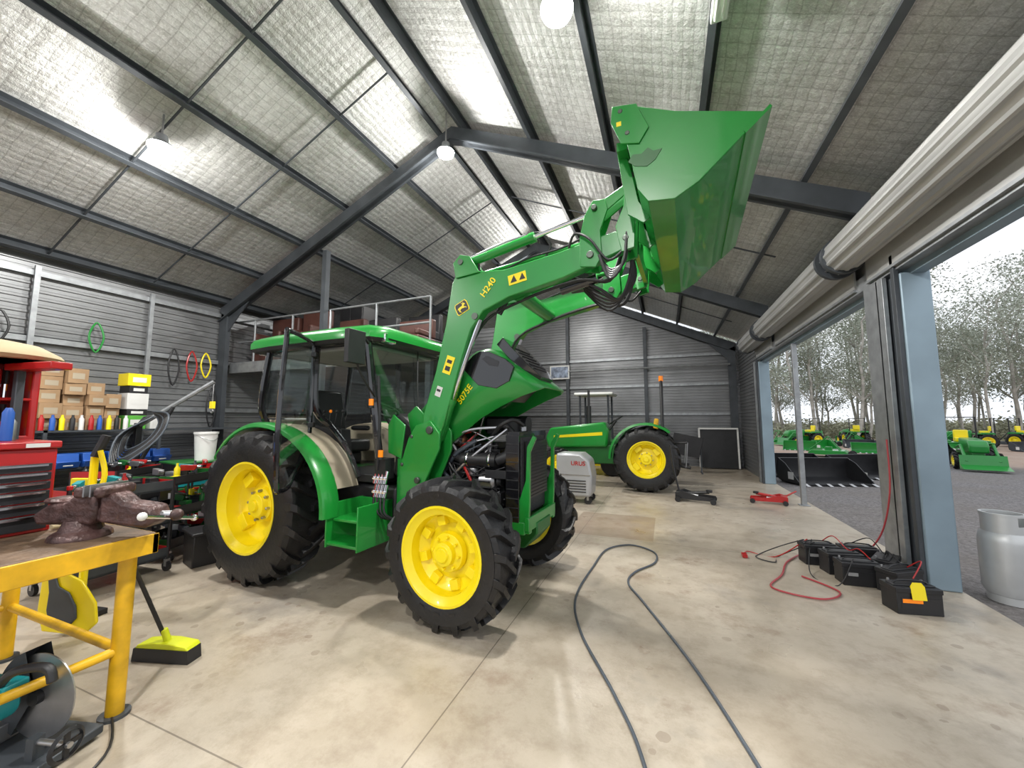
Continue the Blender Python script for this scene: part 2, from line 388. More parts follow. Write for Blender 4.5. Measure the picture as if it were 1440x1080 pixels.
for s in (-.03,.03): G().cyl((s,1.75,-.02),(s,3.15,-.02),.013,WHT,n=10).obj('tube',t)
# ------------------------------------------------------------ TRACTOR
AL=-3
T=thing('tractor','green tractor with raised front loader, open bonnet and open cab door','tractor',(-3.45,3.52,0),AL)
def tyre(R,r0,W,nl):
    g=G()
    pr=[(r0-.01,-W*.38),(r0+.015,-W*.46),((R*.35+r0*.65),-W*.515),((R*.6+r0*.4),-W*.52),(R-.09,-W*.495),(R-.055,-W*.44),(R-.045,-W*.2),(R-.04,0)]
    pr=pr+[(r,-h) for r,h in pr[-2::-1]]
    g.lathe(pr,(0,0,0),(0,1,0),RUB,56)
    for sd in (-1,1):
        for i in range(nl):
            b=2*math.pi*(i+(.5 if sd>0 else 0))/nl
            ys=[-.04,.12,.28,.42,.50,.515]; an=[0,.12,.26,.40,.47,.50]; rt=[R,R,R-.003,R-.012,R-.05,R-.11]
            k=2*math.pi/nl*1.55; wd=[.024,.026,.028,.032,.036,.032]; vs=[]
            for y,a,r,w in zip(ys,an,rt,wd):
                w=w*(R/.6)
                for rr,ww in ((r,w*.8),(r-.06,w*1.2)):
                    for q in (-1,1):
                        A=b+a*k+q*ww/R; vs.append((rr*math.cos(A),sd*y*W,rr*math.sin(A)))
            fs=[(0,1,3,2)]
            for j in range(5):
                o=j*4; p=o+4
                fs+=[(o,p,p+1,o+1),(o+1,p+1,p+3,o+3),(o+3,p+3,p+2,o+2),(o+2,p+2,p,o)]
            fs.append((20,22,23,21)); g.add(vs,fs,RUB)
    return g
def rim_rear(r,W):
    g=G()
    pr=[(r-.03,W*.40),(r+.022,W*.44),(r+.022,W*.40),(r-.02,W*.2),(r-.03,-W*.2),(r+.012,-W*.40),(r+.026,-W*.44),(r+.026,-W*.475),(r+.008,-W*.48),(r-.012,-W*.42),(r-.045,-W*.36),(r-.055,-W*.10),(r-.075,-W*.04),(r*.62,W*.06),(r*.42,W*.04),(r*.40,-W*.10),(r*.30,-W*.12),(r*.28,-W*.06),(0,-W*.06)]
    g.lathe(pr,(0,0,0),(0,1,0),YEL,48)
    return g
def wheel(name,R,r0,W,nl,pos,flip,front,parent,steer=0):
    o=tyre(R,r0,W,nl).obj(name,parent,loc=pos,rot=(0,7,180*flip+steer),ang=30,label='black lugged tractor tyre on yellow rim')
    g=rim_rear(r0,W); g.obj('rim',o,label='glossy yellow steel rim')
    g=G()
    if front:
        g.lathe([(.0,-W*.42),(.05,-W*.42),(.06,-W*.36),(.085,-W*.34),(.09,-W*.20),(.14,-W*.16),(.15,-W*.02)],(0,0,0),(0,1,0),YEL,28)
        for i in range(8):
            a=2*math.pi*i/8; g.cyl((.115*math.cos(a),-W*.16,.115*math.sin(a)),(.115*math.cos(a),-W*.27,.115*math.sin(a)),.013,YEL,n=6)
        for i in range(8):
            a=2*math.pi*(i+.5)/8; g.box((.70*r0*math.cos(a),-W*.06,.70*r0*math.sin(a)),(.07,.05,.07),YEL,(0,-math.degrees(a),0))
    else:
        g.lathe([(.0,-W*.30),(.05,-W*.30),(.06,-W*.24),(.11,-W*.22),(.13,-W*.12),(.16,-W*.08)],(0,0,0),(0,1,0),YEL,28)
        for i in range(8):
            a=2*math.pi*i/8; g.cyl((.14*math.cos(a),-W*.05,.14*math.sin(a)),(.14*math.cos(a),-W*.19,.14*math.sin(a)),.014,STEEL,n=6)
        for i in range(4):
            a=2*math.pi*(i+.5)/4; g.box((.72*r0*math.cos(a),-W*.05,.72*r0*math.sin(a)),(.10,.09,.15),YEL,(0,-math.degrees(a),0))
    g.obj('hub',o,bev=.003)
    return o
RW=-.24; FW=1.93
wheel('rear_wheel',.725,.405,.42,20,(RW,-.785,.718),0,False,T)
wheel('rear_wheel',.725,.405,.42,20,(RW,.785,.718),1,False,T)
wheel('front_wheel',.56,.335,.30,18,(FW,-.75,.553),0,True,T,-2)
wheel('front_wheel',.56,.335,.30,18,(FW+.02,.72,.553),1,True,T,-2)
g=G()
g.prism([(-.65,.45),(-.7,.95),(-.4,1.05),(1.25,1.0),(1.25,.52),(.2,.42)],-.19,.19,DGREEN)
g.cyl((RW,-.62,.718),(RW,.62,.718),.13,DGREEN,n=20).cyl((RW,-.42,.718),(RW,.42,.718),.18,DGREEN,n=20)
g.box((-.8,0,.8),(.25,.5,.35),DGREEN); g.obj('transmission_housing',T,bev=.015)
g=G(); g.bx(1.25,2.12,-.20,.20,.55,1.10,BLK).bx(1.3,2.05,-.15,.15,1.10,1.28,BLK).bx(1.3,2.0,-.24,-.12,.95,1.10,DRWG).prism([(1.3,.45),(1.8,.42),(1.9,.55),(1.25,.55)],-.17,.17,BLK)
for i in range(4):
    x=1.4+i*.18; g.cyl((x,-.13,1.25),(x,-.13,1.36),.028,STEEL,n=8); g.tube([(x,-.13,1.33),(1.45+i*.16,-.22,1.25),(1.6,-.25,1.05)],.008,STEEL,6,4)
    g.bx(x-.06,x+.06,-.10,.10,1.28,1.34,DRWG)
g.obj('engine_block',T,bev=.012)
g=G(); g.lathe([(0,0),(.05,0),(.058,.02),(.058,.17),(.05,.19),(0,.19)],(1.52,-.29,.78),(0,0,1),WHT,16).cyl((1.52,-.29,.97),(1.52,-.29,1.02),.062,BLK).cyl((1.67,-.29,.8),(1.67,-.29,.98),.048,BLK).cyl((1.67,-.29,.98),(1.67,-.29,1.02),.052,STEEL); g.obj('oil_filter',T)
g=G(); g.lathe([(0,-.08),(.05,-.08),(.075,-.06),(.075,.06),(.05,.08),(0,.08)],(2.0,-.27,1.02),(1,0,0),STEEL,18)
g.lathe([(.0,-.02),(.05,-.02),(.04,0),(.05,.02),(0,.02)],(2.12,-.27,1.02),(1,0,0),BLK,16)
for k in range(8):
    a=k*math.pi/4; g.box((2.0,-.27+.077*math.cos(a),1.02+.077*math.sin(a)),(.10,.012,.012),BLK,(math.degrees(a),0,0))
g.obj('alternator',T)
g=G(); g.cyl((1.75,-.30,1.2),(2.1,-.30,1.2),.065,BLK,n=16).tube([(2.1,-.3,1.2),(2.2,-.28,1.25),(2.2,-.22,1.36)],.05,BLK,12,4).tube([(1.75,-.3,1.2),(1.6,-.28,1.25),(1.5,-.2,1.3)],.045,BLK,12,4).lathe([(.067,-.01),(.071,0),(.067,.01)],(1.82,-.3,1.2),(1,0,0),CHR,18).lathe([(.067,-.01),(.071,0),(.067,.01)],(2.04,-.3,1.2),(1,0,0),CHR,18); g.obj('air_intake',T)
g=G(); g.ball((1.68,-.22,1.36),(.07,.05,.07),COPP,14).cyl((1.68,-.22,1.36),(1.68,-.32,1.38),.04,STEEL).tube([(1.68,-.22,1.36),(1.5,-.1,1.42),(1.35,.1,1.4)],.035,COPP,10,4); g.obj('turbocharger',T)
g=G()
for y,z,r in ((0,.72,.10),(0,1.08,.07),(-.18,.9,.05)): g.lathe([(0,-.015),(r,-.02),(r-.012,0),(r,.02),(0,.015)],(2.16,y,z),(1,0,0),BLK,20)
for i in range(7):
    a=2*math.pi*i/7; g.box((2.2,.17*math.cos(a),1.02+.17*math.sin(a)),(.03,.10,.28),BLK,(math.degrees(a)+90,18,0))
g.obj('fan_and_pulleys',T)
g=G(); g.bx(2.22,2.30,-.31,.31,.72,1.42,BLK).bx(2.305,2.32,-.29,.29,.74,1.40,RADC).bx(2.21,2.32,-.33,.33,1.40,1.45,GBLK).bx(2.20,2.32,-.34,-.31,.70,1.42,GBLK).bx(2.20,2.32,.31,.34,.70,1.42,GBLK)
for k in range(9): g.bx(2.205,2.315,-.345,-.34,.74+k*.075,.75+k*.075,DRWG)
g.tube([(2.22,-.2,1.42),(2.12,-.22,1.50),(1.95,-.1,1.40)],.028,BLK,10,5).tube([(2.22,-.26,.78),(2.1,-.30,.75),(1.95,-.2,.8)],.028,BLK,10,5)
g.cyl((2.2,.18,1.5),(1.75,.18,1.5),.085,BLK,n=18).cyl((2.26,-.1,1.45),(2.26,-.1,1.49),.03,STEEL).bx(2.0,2.2,-.34,-.31,1.05,1.12,BLK).tube([(2.05,-.28,1.42),(2.15,-.34,1.5),(2.25,-.3,1.55),(2.28,-.15,1.5)],.018,BLK,8,5).bx(1.9,2.15,-.12,.12,1.42,1.56,BLK); g.obj('radiator',T,bev=.006)
g=G(); g.bx(2.33,2.37,-.22,.22,.88,1.36,DRWG)
for i in range(16): g.bx(2.37,2.375,-.21,.21,.895+i*.029,.903+i*.029,BLK)
g.obj('oil_cooler',T)
g=G(); g.bx(1.95,2.15,-.34,-.22,.80,.93,BLK).cyl((1.85,-.27,.78),(1.85,-.27,1.06),.04,BLK).lathe([(0,0),(.05,0),(.05,.06),(.02,.08),(0,.08)],(1.85,-.27,1.06),(0,0,1),STEEL,14).bx(1.35,1.5,-.27,-.2,.6,.75,STEEL).tube([(1.4,-.24,.7),(1.6,-.3,.62),(1.9,-.26,.7),(2.1,-.3,.8)],.014,BLK,8,5); g.obj('fuel_filter',T,bev=.004)
random.seed(5)
g=G(); g.bx(1.30,1.60,-.30,-.20,1.10,1.27,BLK).cyl((1.36,-.26,1.27),(1.36,-.26,1.30),.013,STEEL).cyl((1.56,-.26,1.27),(1.56,-.26,1.30),.013,STEEL)
for k in range(46):
    a=(random.uniform(1.3,1.8),random.uniform(-.31,-.2),random.uniform(.70,1.48)); b=(random.uniform(1.7,2.2),random.uniform(-.33,-.2),random.uniform(.70,1.50))
    m=((a[0]+b[0])/2,-.30-random.uniform(0,.05),(a[2]+b[2])/2+random.uniform(-.12,.1))
    g.tube([a,m,b],random.choice((.006,.009,.013,.018)),random.choice((BLK,BLK,BLK,BLK,RED,STEEL,HOSE)),7,5)
g.obj('engine_harness',T,bev=.0)
g=G(); g.prism([(1.75,.42),(2.3,.45),(2.42,.58),(2.42,.68),(1.75,.68)],-.17,.17,DGREEN).cyl((FW,-.56,.56),(FW,.56,.56),.07,DGREEN,n=14)
for s in (-1,1): g.box((FW,s*.52,.56),(.2,.12,.24),DGREEN); g.cyl((FW+.1,s*.18,.62),(FW+.1,s*.5,.6),.02,STEEL)
g.obj('front_axle',T,bev=.012)
# bonnet
prof=[(0,0,.06,-.42,.32),(.3,.3,.06,-.46,.34),(.6,.62,.055,-.50,.355),(.80,.84,.05,-.56,.36),(.98,1.04,.02,-.63,.355),(1.08,1.18,-.04,-.69,.33),(1.13,1.23,-.11,-.70,.27)]
def usec(xt,xb,zt,zb,w):
    pts=[(-1,zb),(-1,zb*.5+zt*.5),(-1,zt-.10),(-.93,zt-.045),(-.8,zt-.015),(-.5,zt),(0,zt+.008)]
    pts=pts+[(-a,z) for a,z in pts[-2::-1]]
    return [(xb+(xt-xb)*((z-zb)/(zt-zb)),a*w,z) for a,z in pts]
g=G(); vs=[];K=13
for p in prof: vs+=usec(*p)
fs=[(i*K+k,i*K+k+1,(i+1)*K+k+1,(i+1)*K+k) for i in range(len(prof)-1) for k in range(K-1)]
fs.append(tuple(range((len(prof)-1)*K,len(prof)*K)))
g.add(vs,fs,GREEN); H=g.obj('bonnet',T,loc=(1.16,0,1.50),rot=(0,-43,0),label='green bonnet tilted open',ang=40)
m=H.modifiers.new('s','SOLIDIFY'); m.thickness=.012; m.offset=-1
for s in (-1,1):
    g=G(); g.prism([(.80,-.035),(.95,-.035),(1.03,-.06),(1.09,-.13),(1.155,-.29),(1.165,-.40),(1.05,-.46),(.92,-.42),(.81,-.27)],s*.335,s*.364,GBLK)
    g.obj('headlight_panel',H,bev=.004)
    G().prism([(1.0,-.13),(1.05,-.14),(1.10,-.27),(1.06,-.29),(1.01,-.22)],s*.362,s*.367,DRWG).obj('headlight',H,bev=.002)
g=G(); g.prism([(-.25,-.08),(.25,-.08),(.26,-.22),(.25,-.44),(.16,-.58),(-.16,-.58),(-.25,-.44),(-.26,-.22)],1.16,1.245,GBLK,'x')
for k in range(6): g.bx(1.243,1.252,-.17,.17,-.22-k*.05,-.205-k*.05,BLK)
g.obj('grille',H,bev=.004)
for s in (-1,1): G().prism([(.02,-.26),(.45,-.22),(.45,-.185),(.02,-.22)],s*.35,s*.356,YEL).prism([(.45,-.22),(.78,-.08),(.78,-.05),(.45,-.185)],s*.352,s*.362,YEL).obj('yellow_stripe',H)
text('5075E',.08,(.66,-.363,-.235),(90,-8,0),YEL,H)
g=G(); g.bx(.1,.75,-.30,.30,-.02,.02,BLK).bx(.85,1.1,-.26,.26,-.5,-.2,BLK); g.obj('bonnet_liner',H,bev=.01)
G().cyl((1.75,.0,1.42),(1.90,.0,1.92),.012,STEEL).obj('bonnet_strut',T)
g=G(); g.prism([(.98,1.0),(1.22,1.0),(1.22,1.46),(1.02,1.62)],-.33,.33,BLK); g.obj('dash_cowl',T,bev=.02)
def arcpt(a,rr):
    c=math.cos(rad(a)); rx=rr+(.17 if c>0 else .02)
    return (RW+rx*c,.718+rr*math.sin(rad(a)))
def fender(s,prr,m,name,a0=-2,a1=146,lab=None):
    g=G(); n=24; vs=[]
    for i in range(n+1):
        a=a0+i*(a1-a0)/n
        for r,y in prr:
            x,z=arcpt(a,r); vs.append((x,y,z))
    k=len(prr); fs=[(i*k+j,i*k+(j+1)%k,(i+1)*k+(j+1)%k,(i+1)*k+j) for i in range(n) for j in range(k)]+[tuple(range(k)),tuple(range(n*k,n*k+k))]
    g.add(vs,fs,m); return g.obj(name,T,label=lab)
for s in (-1,1):
    fender(s,[(.80,s*.74),(.81,s*.77),(.81,s*.88),(.795,s*.91),(.765,s*.92),(.755,s*.91),(.785,s*.88),(.79,s*.74)],GREEN,'rear_fender')
    fender(s,[(.785,s*.48),(.80,s*.745),(.79,s*.745),(.77,s*.48)],BEI,'inner_fender',15,140,'beige inner fender trim')
g=G()
g.bx(-.7,1.0,-.47,.47,.95,1.03,BLK)
for s in (-1,1):
    arc=[arcpt(a,.78) for a in range(20,141,10)]
    g.prism(arc+[(-.75,1.0),(.45,1.0)],s*.46,s*.48,BEI)
g.bx(-.75,-.6,-.46,.46,1.0,1.55,BEI); g.obj('cab_base',T,bev=.01,label='beige and black cab tub')
g=G()
P={'A':[(1.0,.52,1.05),(.98,.60,1.6),(.86,.60,2.32)],'B':[(.28,.50,1.5),(.20,.62,1.7),(.18,.61,2.32)],'C':[(-.68,.48,1.45),(-.70,.58,1.7),(-.62,.57,2.32)]}
for k,q in P.items():
    for s in (-1,1): g.tube([(x,s*y,z) for x,y,z in q],.036,GBLK,8,5)
for s in (-1,1):
    g.tube([(.86,s*.60,2.32),(.12,s*.61,2.33),(-.62,s*.57,2.32)],.03,GBLK,8)
    g.tube([(.28,s*.5,1.5),(.55,s*.52,1.28),(.72,s*.52,1.0)],.026,GBLK,8,5)
g.tube([(.86,-.6,2.32),(.9,0,2.34),(.86,.6,2.32)],.03,GBLK,8,4); g.tube([(-.62,-.57,2.32),(-.62,.57,2.32)],.03,GBLK,8)
g.tube([(-.70,-.55,1.6),(-.70,.55,1.6)],.03,GBLK,8)
g.obj('cab_frame',T,label='gloss black cab pillars')
def roofsec(z,ins):
    L=[(-.90,.50),(-.83,.66),(-.45,.70),(.5,.69),(.92,.64),(1.02,.48)]
    return [(x*(1-ins*.8)+ins*.1,-y*(1-ins),z) for x,y in L]+[(x*(1-ins*.8)+ins*.1,y*(1-ins),z) for x,y in L[::-1]]
zs=[(2.30,.03),(2.335,0),(2.395,-.0),(2.435,.03),(2.465,.10),(2.49,.4),(2.495,.9)]
vs=[]
for z,i in zs: vs+=roofsec(z,i)
fs=[(j*12+k,j*12+(k+1)%12,(j+1)*12+(k+1)%12,(j+1)*12+k) for j in range(6) for k in range(12)]
g=G(); g.add(vs,fs[12:],GREEN).add(vs,fs[:12],BLK).add(vs,[tuple(range(12))],BLK); R_=g.obj('cab_roof',T,label='green cab roof with black rim',ang=50)
for s in (-1,1):
    for x in (.98,-.86): G().box((x,s*.45,2.34),(.06,.16,.09),CHR).obj('work_lamp',R_,bev=.01)
G().bx(-.55,.8,-.5,.5,2.26,2.31,LGREY).obj('headliner',T,bev=.02)
G().add([(1.0,-.5,1.55),(1.0,.5,1.55),(.87,.57,2.32),(.87,-.57,2.32)],[(0,1,2,3)],GLS).obj('windscreen',T,recalc=False)
G().add([(-.70,-.52,1.62),(-.70,.52,1.62),(-.62,.54,2.32),(-.62,-.54,2.32)],[(0,1,2,3)],GLS).obj('rear_window',T,recalc=False)
for s in (-1,1):
    G().add([(-.69,s*.56,1.62),(.20,s*.61,1.66),(.18,s*.61,2.32),(-.61,s*.57,2.32)],[(0,1,2,3)],GLS).obj('quarter_window',T,recalc=False)
G().add([(.27,.6,1.5),(.68,.53,1.05),(.97,.55,1.08),(.97,.6,1.6),(.86,.6,2.32),(.18,.61,2.32)],[(0,1,2,3,4,5)],GLS).obj('side_window',T,recalc=False)
dp=[(.02,1.36),(.05,1.25),(.42,1.06),(.55,.98),(.74,.98),(.80,1.06),(.82,1.6),(.74,2.22),(.68,2.30),(.05,2.32),(0,2.27)]
D=G().add([(x,0,z) for x,z in dp],[tuple(range(len(dp)))],GLD).obj('door',T,loc=(.19,-.65,0),rot=(0,0,-54),label='open curved glass cab door',recalc=False)
g=G(); g.tube([(x,0,z) for x,z in dp],.021,GBLK,8,3,closed=True); g.obj('door_frame',D)
g=G(); g.box((.74,-.03,1.35),(.05,.05,.18),BLK); g.obj('handle',D,bev=.006)
for z in (1.5,2.2): G().box((.04,.02,z),(.08,.05,.05),BLK).obj('hinge',D,bev=.006)
g=G(); g.bx(-.38,.12,-.24,.24,1.18,1.32,BLK).box((-.38,0,1.6),(.14,.46,.6),BLK,(0,-10,0)).bx(-.3,.05,-.18,.18,1.03,1.18,BLK).bx(-.25,.05,-.31,-.25,1.42,1.48,BLK).bx(-.25,.05,.25,.31,1.42,1.48,BLK); g.obj('seat',T,bev=.04)
g=G(); g.tube([(.53+.19*math.cos(a)*.8,.19*math.sin(a),1.66-.19*math.cos(a)*.45) for a in [2*math.pi*i/20 for i in range(20)]],.014,BLK,8,closed=True)
g.cyl((.53,0,1.65),(.80,0,1.3),.03,BLK); g.tube([(.38,0,1.74),(.53,0,1.65),(.55,.18,1.66)],.012,BLK); g.tube([(.53,0,1.65),(.55,-.18,1.66)],.012,BLK); g.obj('steering_wheel',T)
g=G(); g.prism([(-.2,1.0),(.45,1.0),(.4,1.45),(-.1,1.5)],-.46,-.34,BLK)
for i in range(4): g.cyl((.05+i*.09,-.4,1.45),(.08+i*.09,-.4,1.62),.007,BLK,n=6); g.ball((.08+i*.09,-.4,1.64),.018,ORA if i==1 else BLK,8)
g.obj('side_console',T,bev=.02)
for s in (-1,1):
    G().tube([(.88,s*.6,2.26),(.95,s*.75,2.31),(1.0,s*.88,2.28)],.012,BLK,8,4).tube([(.98,s*.60,1.75),(1.0,s*.8,1.95),(1.0,s*.88,2.10)],.010,BLK,8,4).box((1.02,s*.90,2.18),(.05,.19,.29),BLK).box((.993,s*.90,2.18),(.01,.16,.26),CHR).obj('side_mirror',T,bev=.012)
g=G()
for z,yo in ((.47,-.86),(.66,-.80)): g.bx(.72,1.08,yo,yo+.24,z,z+.025,GREEN)
g.bx(.71,.725,-.87,-.45,.45,.82,GREEN).bx(1.075,1.09,-.87,-.45,.45,.82,GREEN).bx(.72,1.08,-.50,-.47,.46,.82,GREEN)
g.obj('step',T,bev=.006,label='green boarding step box')
g=G(); g.bx(.3,1.12,-.44,-.2,.5,.93,BLK).bx(.3,1.12,-.2,.2,.42,.5,BLK).bx(.3,1.12,.2,.52,.5,.93,BLK); g.obj('fuel_tank',T,bev=.04)
g=G(); g.tube([(1.05,-.62,1.1),(1.08,-.64,1.5),(1.05,-.64,1.95)],.013,BLK,8,4); g.obj('handrail',T)
for p in ((.99,-.66,1.68),(1.12,-.66,1.22)): G().cyl(p,(p[0],p[1],p[2]+.06),.022,ORA,n=12).cyl((p[0],p[1],p[2]-.02),p,.025,BLK).obj('indicator_lamp',T)
G().tube([(.9,.1,2.32),(.97,.02,1.9),(1.01,0,1.6)],.008,BLK,6).obj('wiper',T)
# loader
LD=.05
def shf(o): o.location=(LD,0,0); return o
def loader_side(s):
    y0,y1=s*.40,s*.50
    g=G()
    g.prism([(1.12,.62),(1.45,.66),(1.50,.98),(1.64,1.28),(1.64,1.45),(1.52,1.58),(1.38,1.56),(1.24,1.68),(1.14,1.60),(1.20,1.38),(1.10,1.1)],s*.375,s*.40,GREEN)
    g.prism([(1.14,.72),(1.42,.76),(1.46,1.02),(1.60,1.3),(1.60,1.43),(1.5,1.54),(1.34,1.50),(1.26,1.38),(1.16,1.1)],s*.50,s*.525,GREEN)
    g.bx(1.14,1.22,s*.38,s*.52,.7,1.2,GREEN); g.bx(1.15,1.45,s*.2,s*.52,.62,.72,GREEN)
    g.cyl((1.5,s*.36,1.46),(1.5,s*.545,1.46),.035,PIN); g.cyl((1.38,s*.36,1.02),(1.38,s*.55,1.02),.028,PIN)
    for q in ((1.2,.8),(1.35,.8),(1.2,1.15),(1.3,1.4)): g.cyl((q[0],s*.52,q[1]),(q[0],s*.535,q[1]),.018,PIN,n=6)
    g.bx(1.3,2.36,s*.27,s*.33,.62,.69,GREEN)
    g.prism([(1.05,1.25),(1.2,1.2),(1.24,1.5),(1.10,1.6),(1.04,1.5)],s*.53,s*.545,GREEN)
    shf(g.obj('loader_mast',T,bev=.006))
    g=G()
    arm=[(1.40,1.42),(1.46,1.34),(1.56,1.36),(1.62,1.50),(1.80,2.08),(1.89,2.33),(2.01,2.48),(2.25,2.57),(2.72,2.66),(3.18,2.80),(3.24,2.85),(3.22,2.93),(3.12,2.955),(2.70,2.875),(2.2,2.81),(1.95,2.84),(1.84,2.905),(1.75,2.885),(1.69,2.76),(1.63,2.40),(1.53,1.98),(1.40,1.58)]
    g.prism(arm,y0,y1,GREEN)
    A=shf(g.obj('loader_arm',T,bev=.008))
    for y in (s*.505,s*.38): G().prism([(1.74,2.80),(1.71,2.94),(1.78,3.01),(1.88,2.98),(1.98,2.82)],y,y+s*.015,GREEN).obj('pivot_ear',A,bev=.004)
    G().cyl((1.79,s*.37,2.94),(1.79,s*.53,2.94),.026,PIN).obj('pivot_pin',A); G().cyl((1.93,s*.39,2.44),(1.93,s*.51,2.44),.03,PIN).obj('pivot_pin',A)
    for y in (s*.37,s*.51):
        g=G(); g.prism([(2.86,2.72),(2.98,2.70),(3.03,2.78),(3.02,2.98),(3.08,3.14),(3.06,3.22),(2.97,3.23),(2.90,3.12),(2.86,2.95)],y,y+.018,GREEN)
        g.cyl((2.94,y-.015,2.80),(2.94,y+.033,2.80),.028,PIN)
        if y==s*.51: g.cyl((2.98,s*.36,3.16),(2.98,s*.54,3.16),.022,PIN)
        shf(g.obj('bell_crank',T,bev=.004))
    g=G(); a=Vector((1.79,s*.45,2.94)); b=Vector((2.98,s*.45,3.16)); d=b-a
    g.cyl(a,a+d*.56,.038,GREEN,n=16).cyl(a+d*.54,b,.018,CHR,n=12).cyl(a+d*.53,a+d*.57,.044,GREEN).ball(a,.045,GREEN).ball(b,.035,GREEN)
    g.tube([a+d*.05+Vector((0,0,.045)),a+d*.3+Vector((0,0,.06)),a+d*.5+Vector((0,0,.045))],.009,STEEL,6,4)
    shf(g.obj('tilt_cylinder',T))
    g=G(); a=Vector((1.85,s*.36,2.86)); b=Vector((2.96,s*.36,2.98)); d=b-a
    g.cyl(a,b,.018,GREEN,n=10); shf(g.obj('levelling_rod',T))
    g=G(); a=Vector((1.38,s*.45,1.02)); b=Vector((1.95,s*.45,2.42)); d=b-a
    g.cyl(a,a+d*.5,.045,GREEN,n=16).cyl(a+d*.48,b,.024,CHR,n=12).cyl(a+d*.48,a+d*.51,.05,GREEN)
    shf(g.obj('lift_cylinder',T))
    for y in (s*.385,s*.50): shf(G().prism([(2.96,3.19),(3.02,3.21),(3.28,3.34),(3.32,3.30),(3.04,3.11),(2.96,3.12)],y,y+.014,GREEN).obj('tilt_link',T,bev=.004))
    g=G()
    for y in (s*.34,s*.53): g.prism([(3.18,2.76),(3.27,2.78),(3.30,3.36),(3.22,3.40),(3.20,3.1),(3.14,2.96)],y,y+s*.03,GREEN)
    g.cyl((3.21,s*.33,2.86),(3.21,s*.565,2.86),.022,PIN).cyl((3.27,s*.33,3.32),(3.27,s*.565,3.32),.022,PIN)
    shf(g.obj('bucket_carrier',T,bev=.004))
    g=G()
    for k,(dy,dz) in enumerate(((-.02,.0),(.02,.02))):
        g.tube([(1.45,s*.36+dy,1.1),(1.62,s*.37+dy,1.7),(1.9,s*.37+dy,2.35+dz),(2.3,s*.37+dy,2.55+dz),(2.8,s*.36+dy,2.66+dz),(3.05,s*.35+dy,2.64),(3.15,s*.34+dy,2.85)],.012,BLK,8,5)
    g.tube([(1.85,s*.44,2.35),(1.95,s*.46,2.75),(1.9,s*.43,3.02),(1.84,s*.43,3.0)],.011,BLK,8,5)
    g.tube([(2.55,s*.45,2.86),(2.6,s*.44,2.98),(2.5,s*.44,3.10),(2.36,s*.44,3.08)],.010,BLK,8,5)
    g.tube([(2.15,s*.46,2.80),(2.4,s*.47,2.88),(2.7,s*.46,2.92),(2.9,s*.46,2.98)],.009,BLK,8,5)
    g.tube([(2.75,s*.46,2.86),(2.82,s*.52,2.98),(2.95,s*.56,2.9),(3.08,s*.55,2.72),(3.2,s*.52,2.8)],.010,BLK,8,5)
    shf(g.obj('hydraulic_hose',T))
    return A
A=loader_side(-1); loader_side(1)
g=G(); g.cyl((2.30,-.40,2.62),(2.30,.40,2.62),.065,GREEN,n=20); shf(g.obj('cross_tube',T,bev=.004))
g=G(); g.bx(3.24,3.28,-.36,.36,3.24,3.34,GREEN).bx(3.24,3.28,-.36,.36,2.80,2.90,GREEN).bx(3.24,3.27,-.10,.10,2.85,3.3,GREEN); shf(g.obj('carrier_bar',T,bev=.004))
g=G()
for k in range(6):
    y=-.34+.05*k; g.tube([(2.75,y,2.72),(2.98,y+.02,2.58-.02*k),(3.12,y+.05,2.50+.02*k),(3.22,y,2.74),(3.18,y-.06,3.0)],.012,BLK,8,5)
g.box((2.78,-.2,2.72),(.2,.22,.12),BLK); g.cyl((2.65,-.32,2.62),(2.95,-.32,2.68),.04,GBLK)
for k in range(3): g.tube([(2.05,-.33+.04*k,2.5),(2.25,-.3+.04*k,2.75+.02*k),(2.5,-.32+.04*k,2.72),(2.7,-.3+.04*k,2.7)],.012,BLK,8,5)
for k in range(5): g.tube([(3.02,-.52-.012*k,2.76),(3.10,-.56-.01*k,2.64-.02*k),(3.20,-.54-.01*k,2.70),(3.22,-.53,2.92+.03*k)],.011,BLK,8,5)
shf(g.obj('hose_bundle',T))
text('H240',.082,(2.06,-.505,2.675),(90,-50,0),STK,A)
G().box((2.33,-.503,2.715),(.16,.004,.085),STK,(0,-9,0)).add([(2.27,-.507,2.68),(2.33,-.507,2.69),(2.30,-.507,2.745)],[(0,1,2)],BLK).add([(2.35,-.507,2.695),(2.405,-.507,2.703),(2.375,-.507,2.755)],[(0,1,2)],BLK).obj('warning_decal',A)
G().box((1.67,-.503,2.03),(.085,.004,.16),STK,(0,20,0)).box((1.66,-.506,2.0),(.05,.004,.04),BLK,(0,20,0)).box((1.68,-.506,2.06),(.05,.004,.03),BLK,(0,20,0)).obj('warning_decal',A)
G().box((1.57,-.503,1.80),(.06,.004,.09),WHT,(0,20,0)).box((1.57,-.506,1.81),(.04,.004,.02),BLK,(0,20,0)).obj('maker_plate',A)
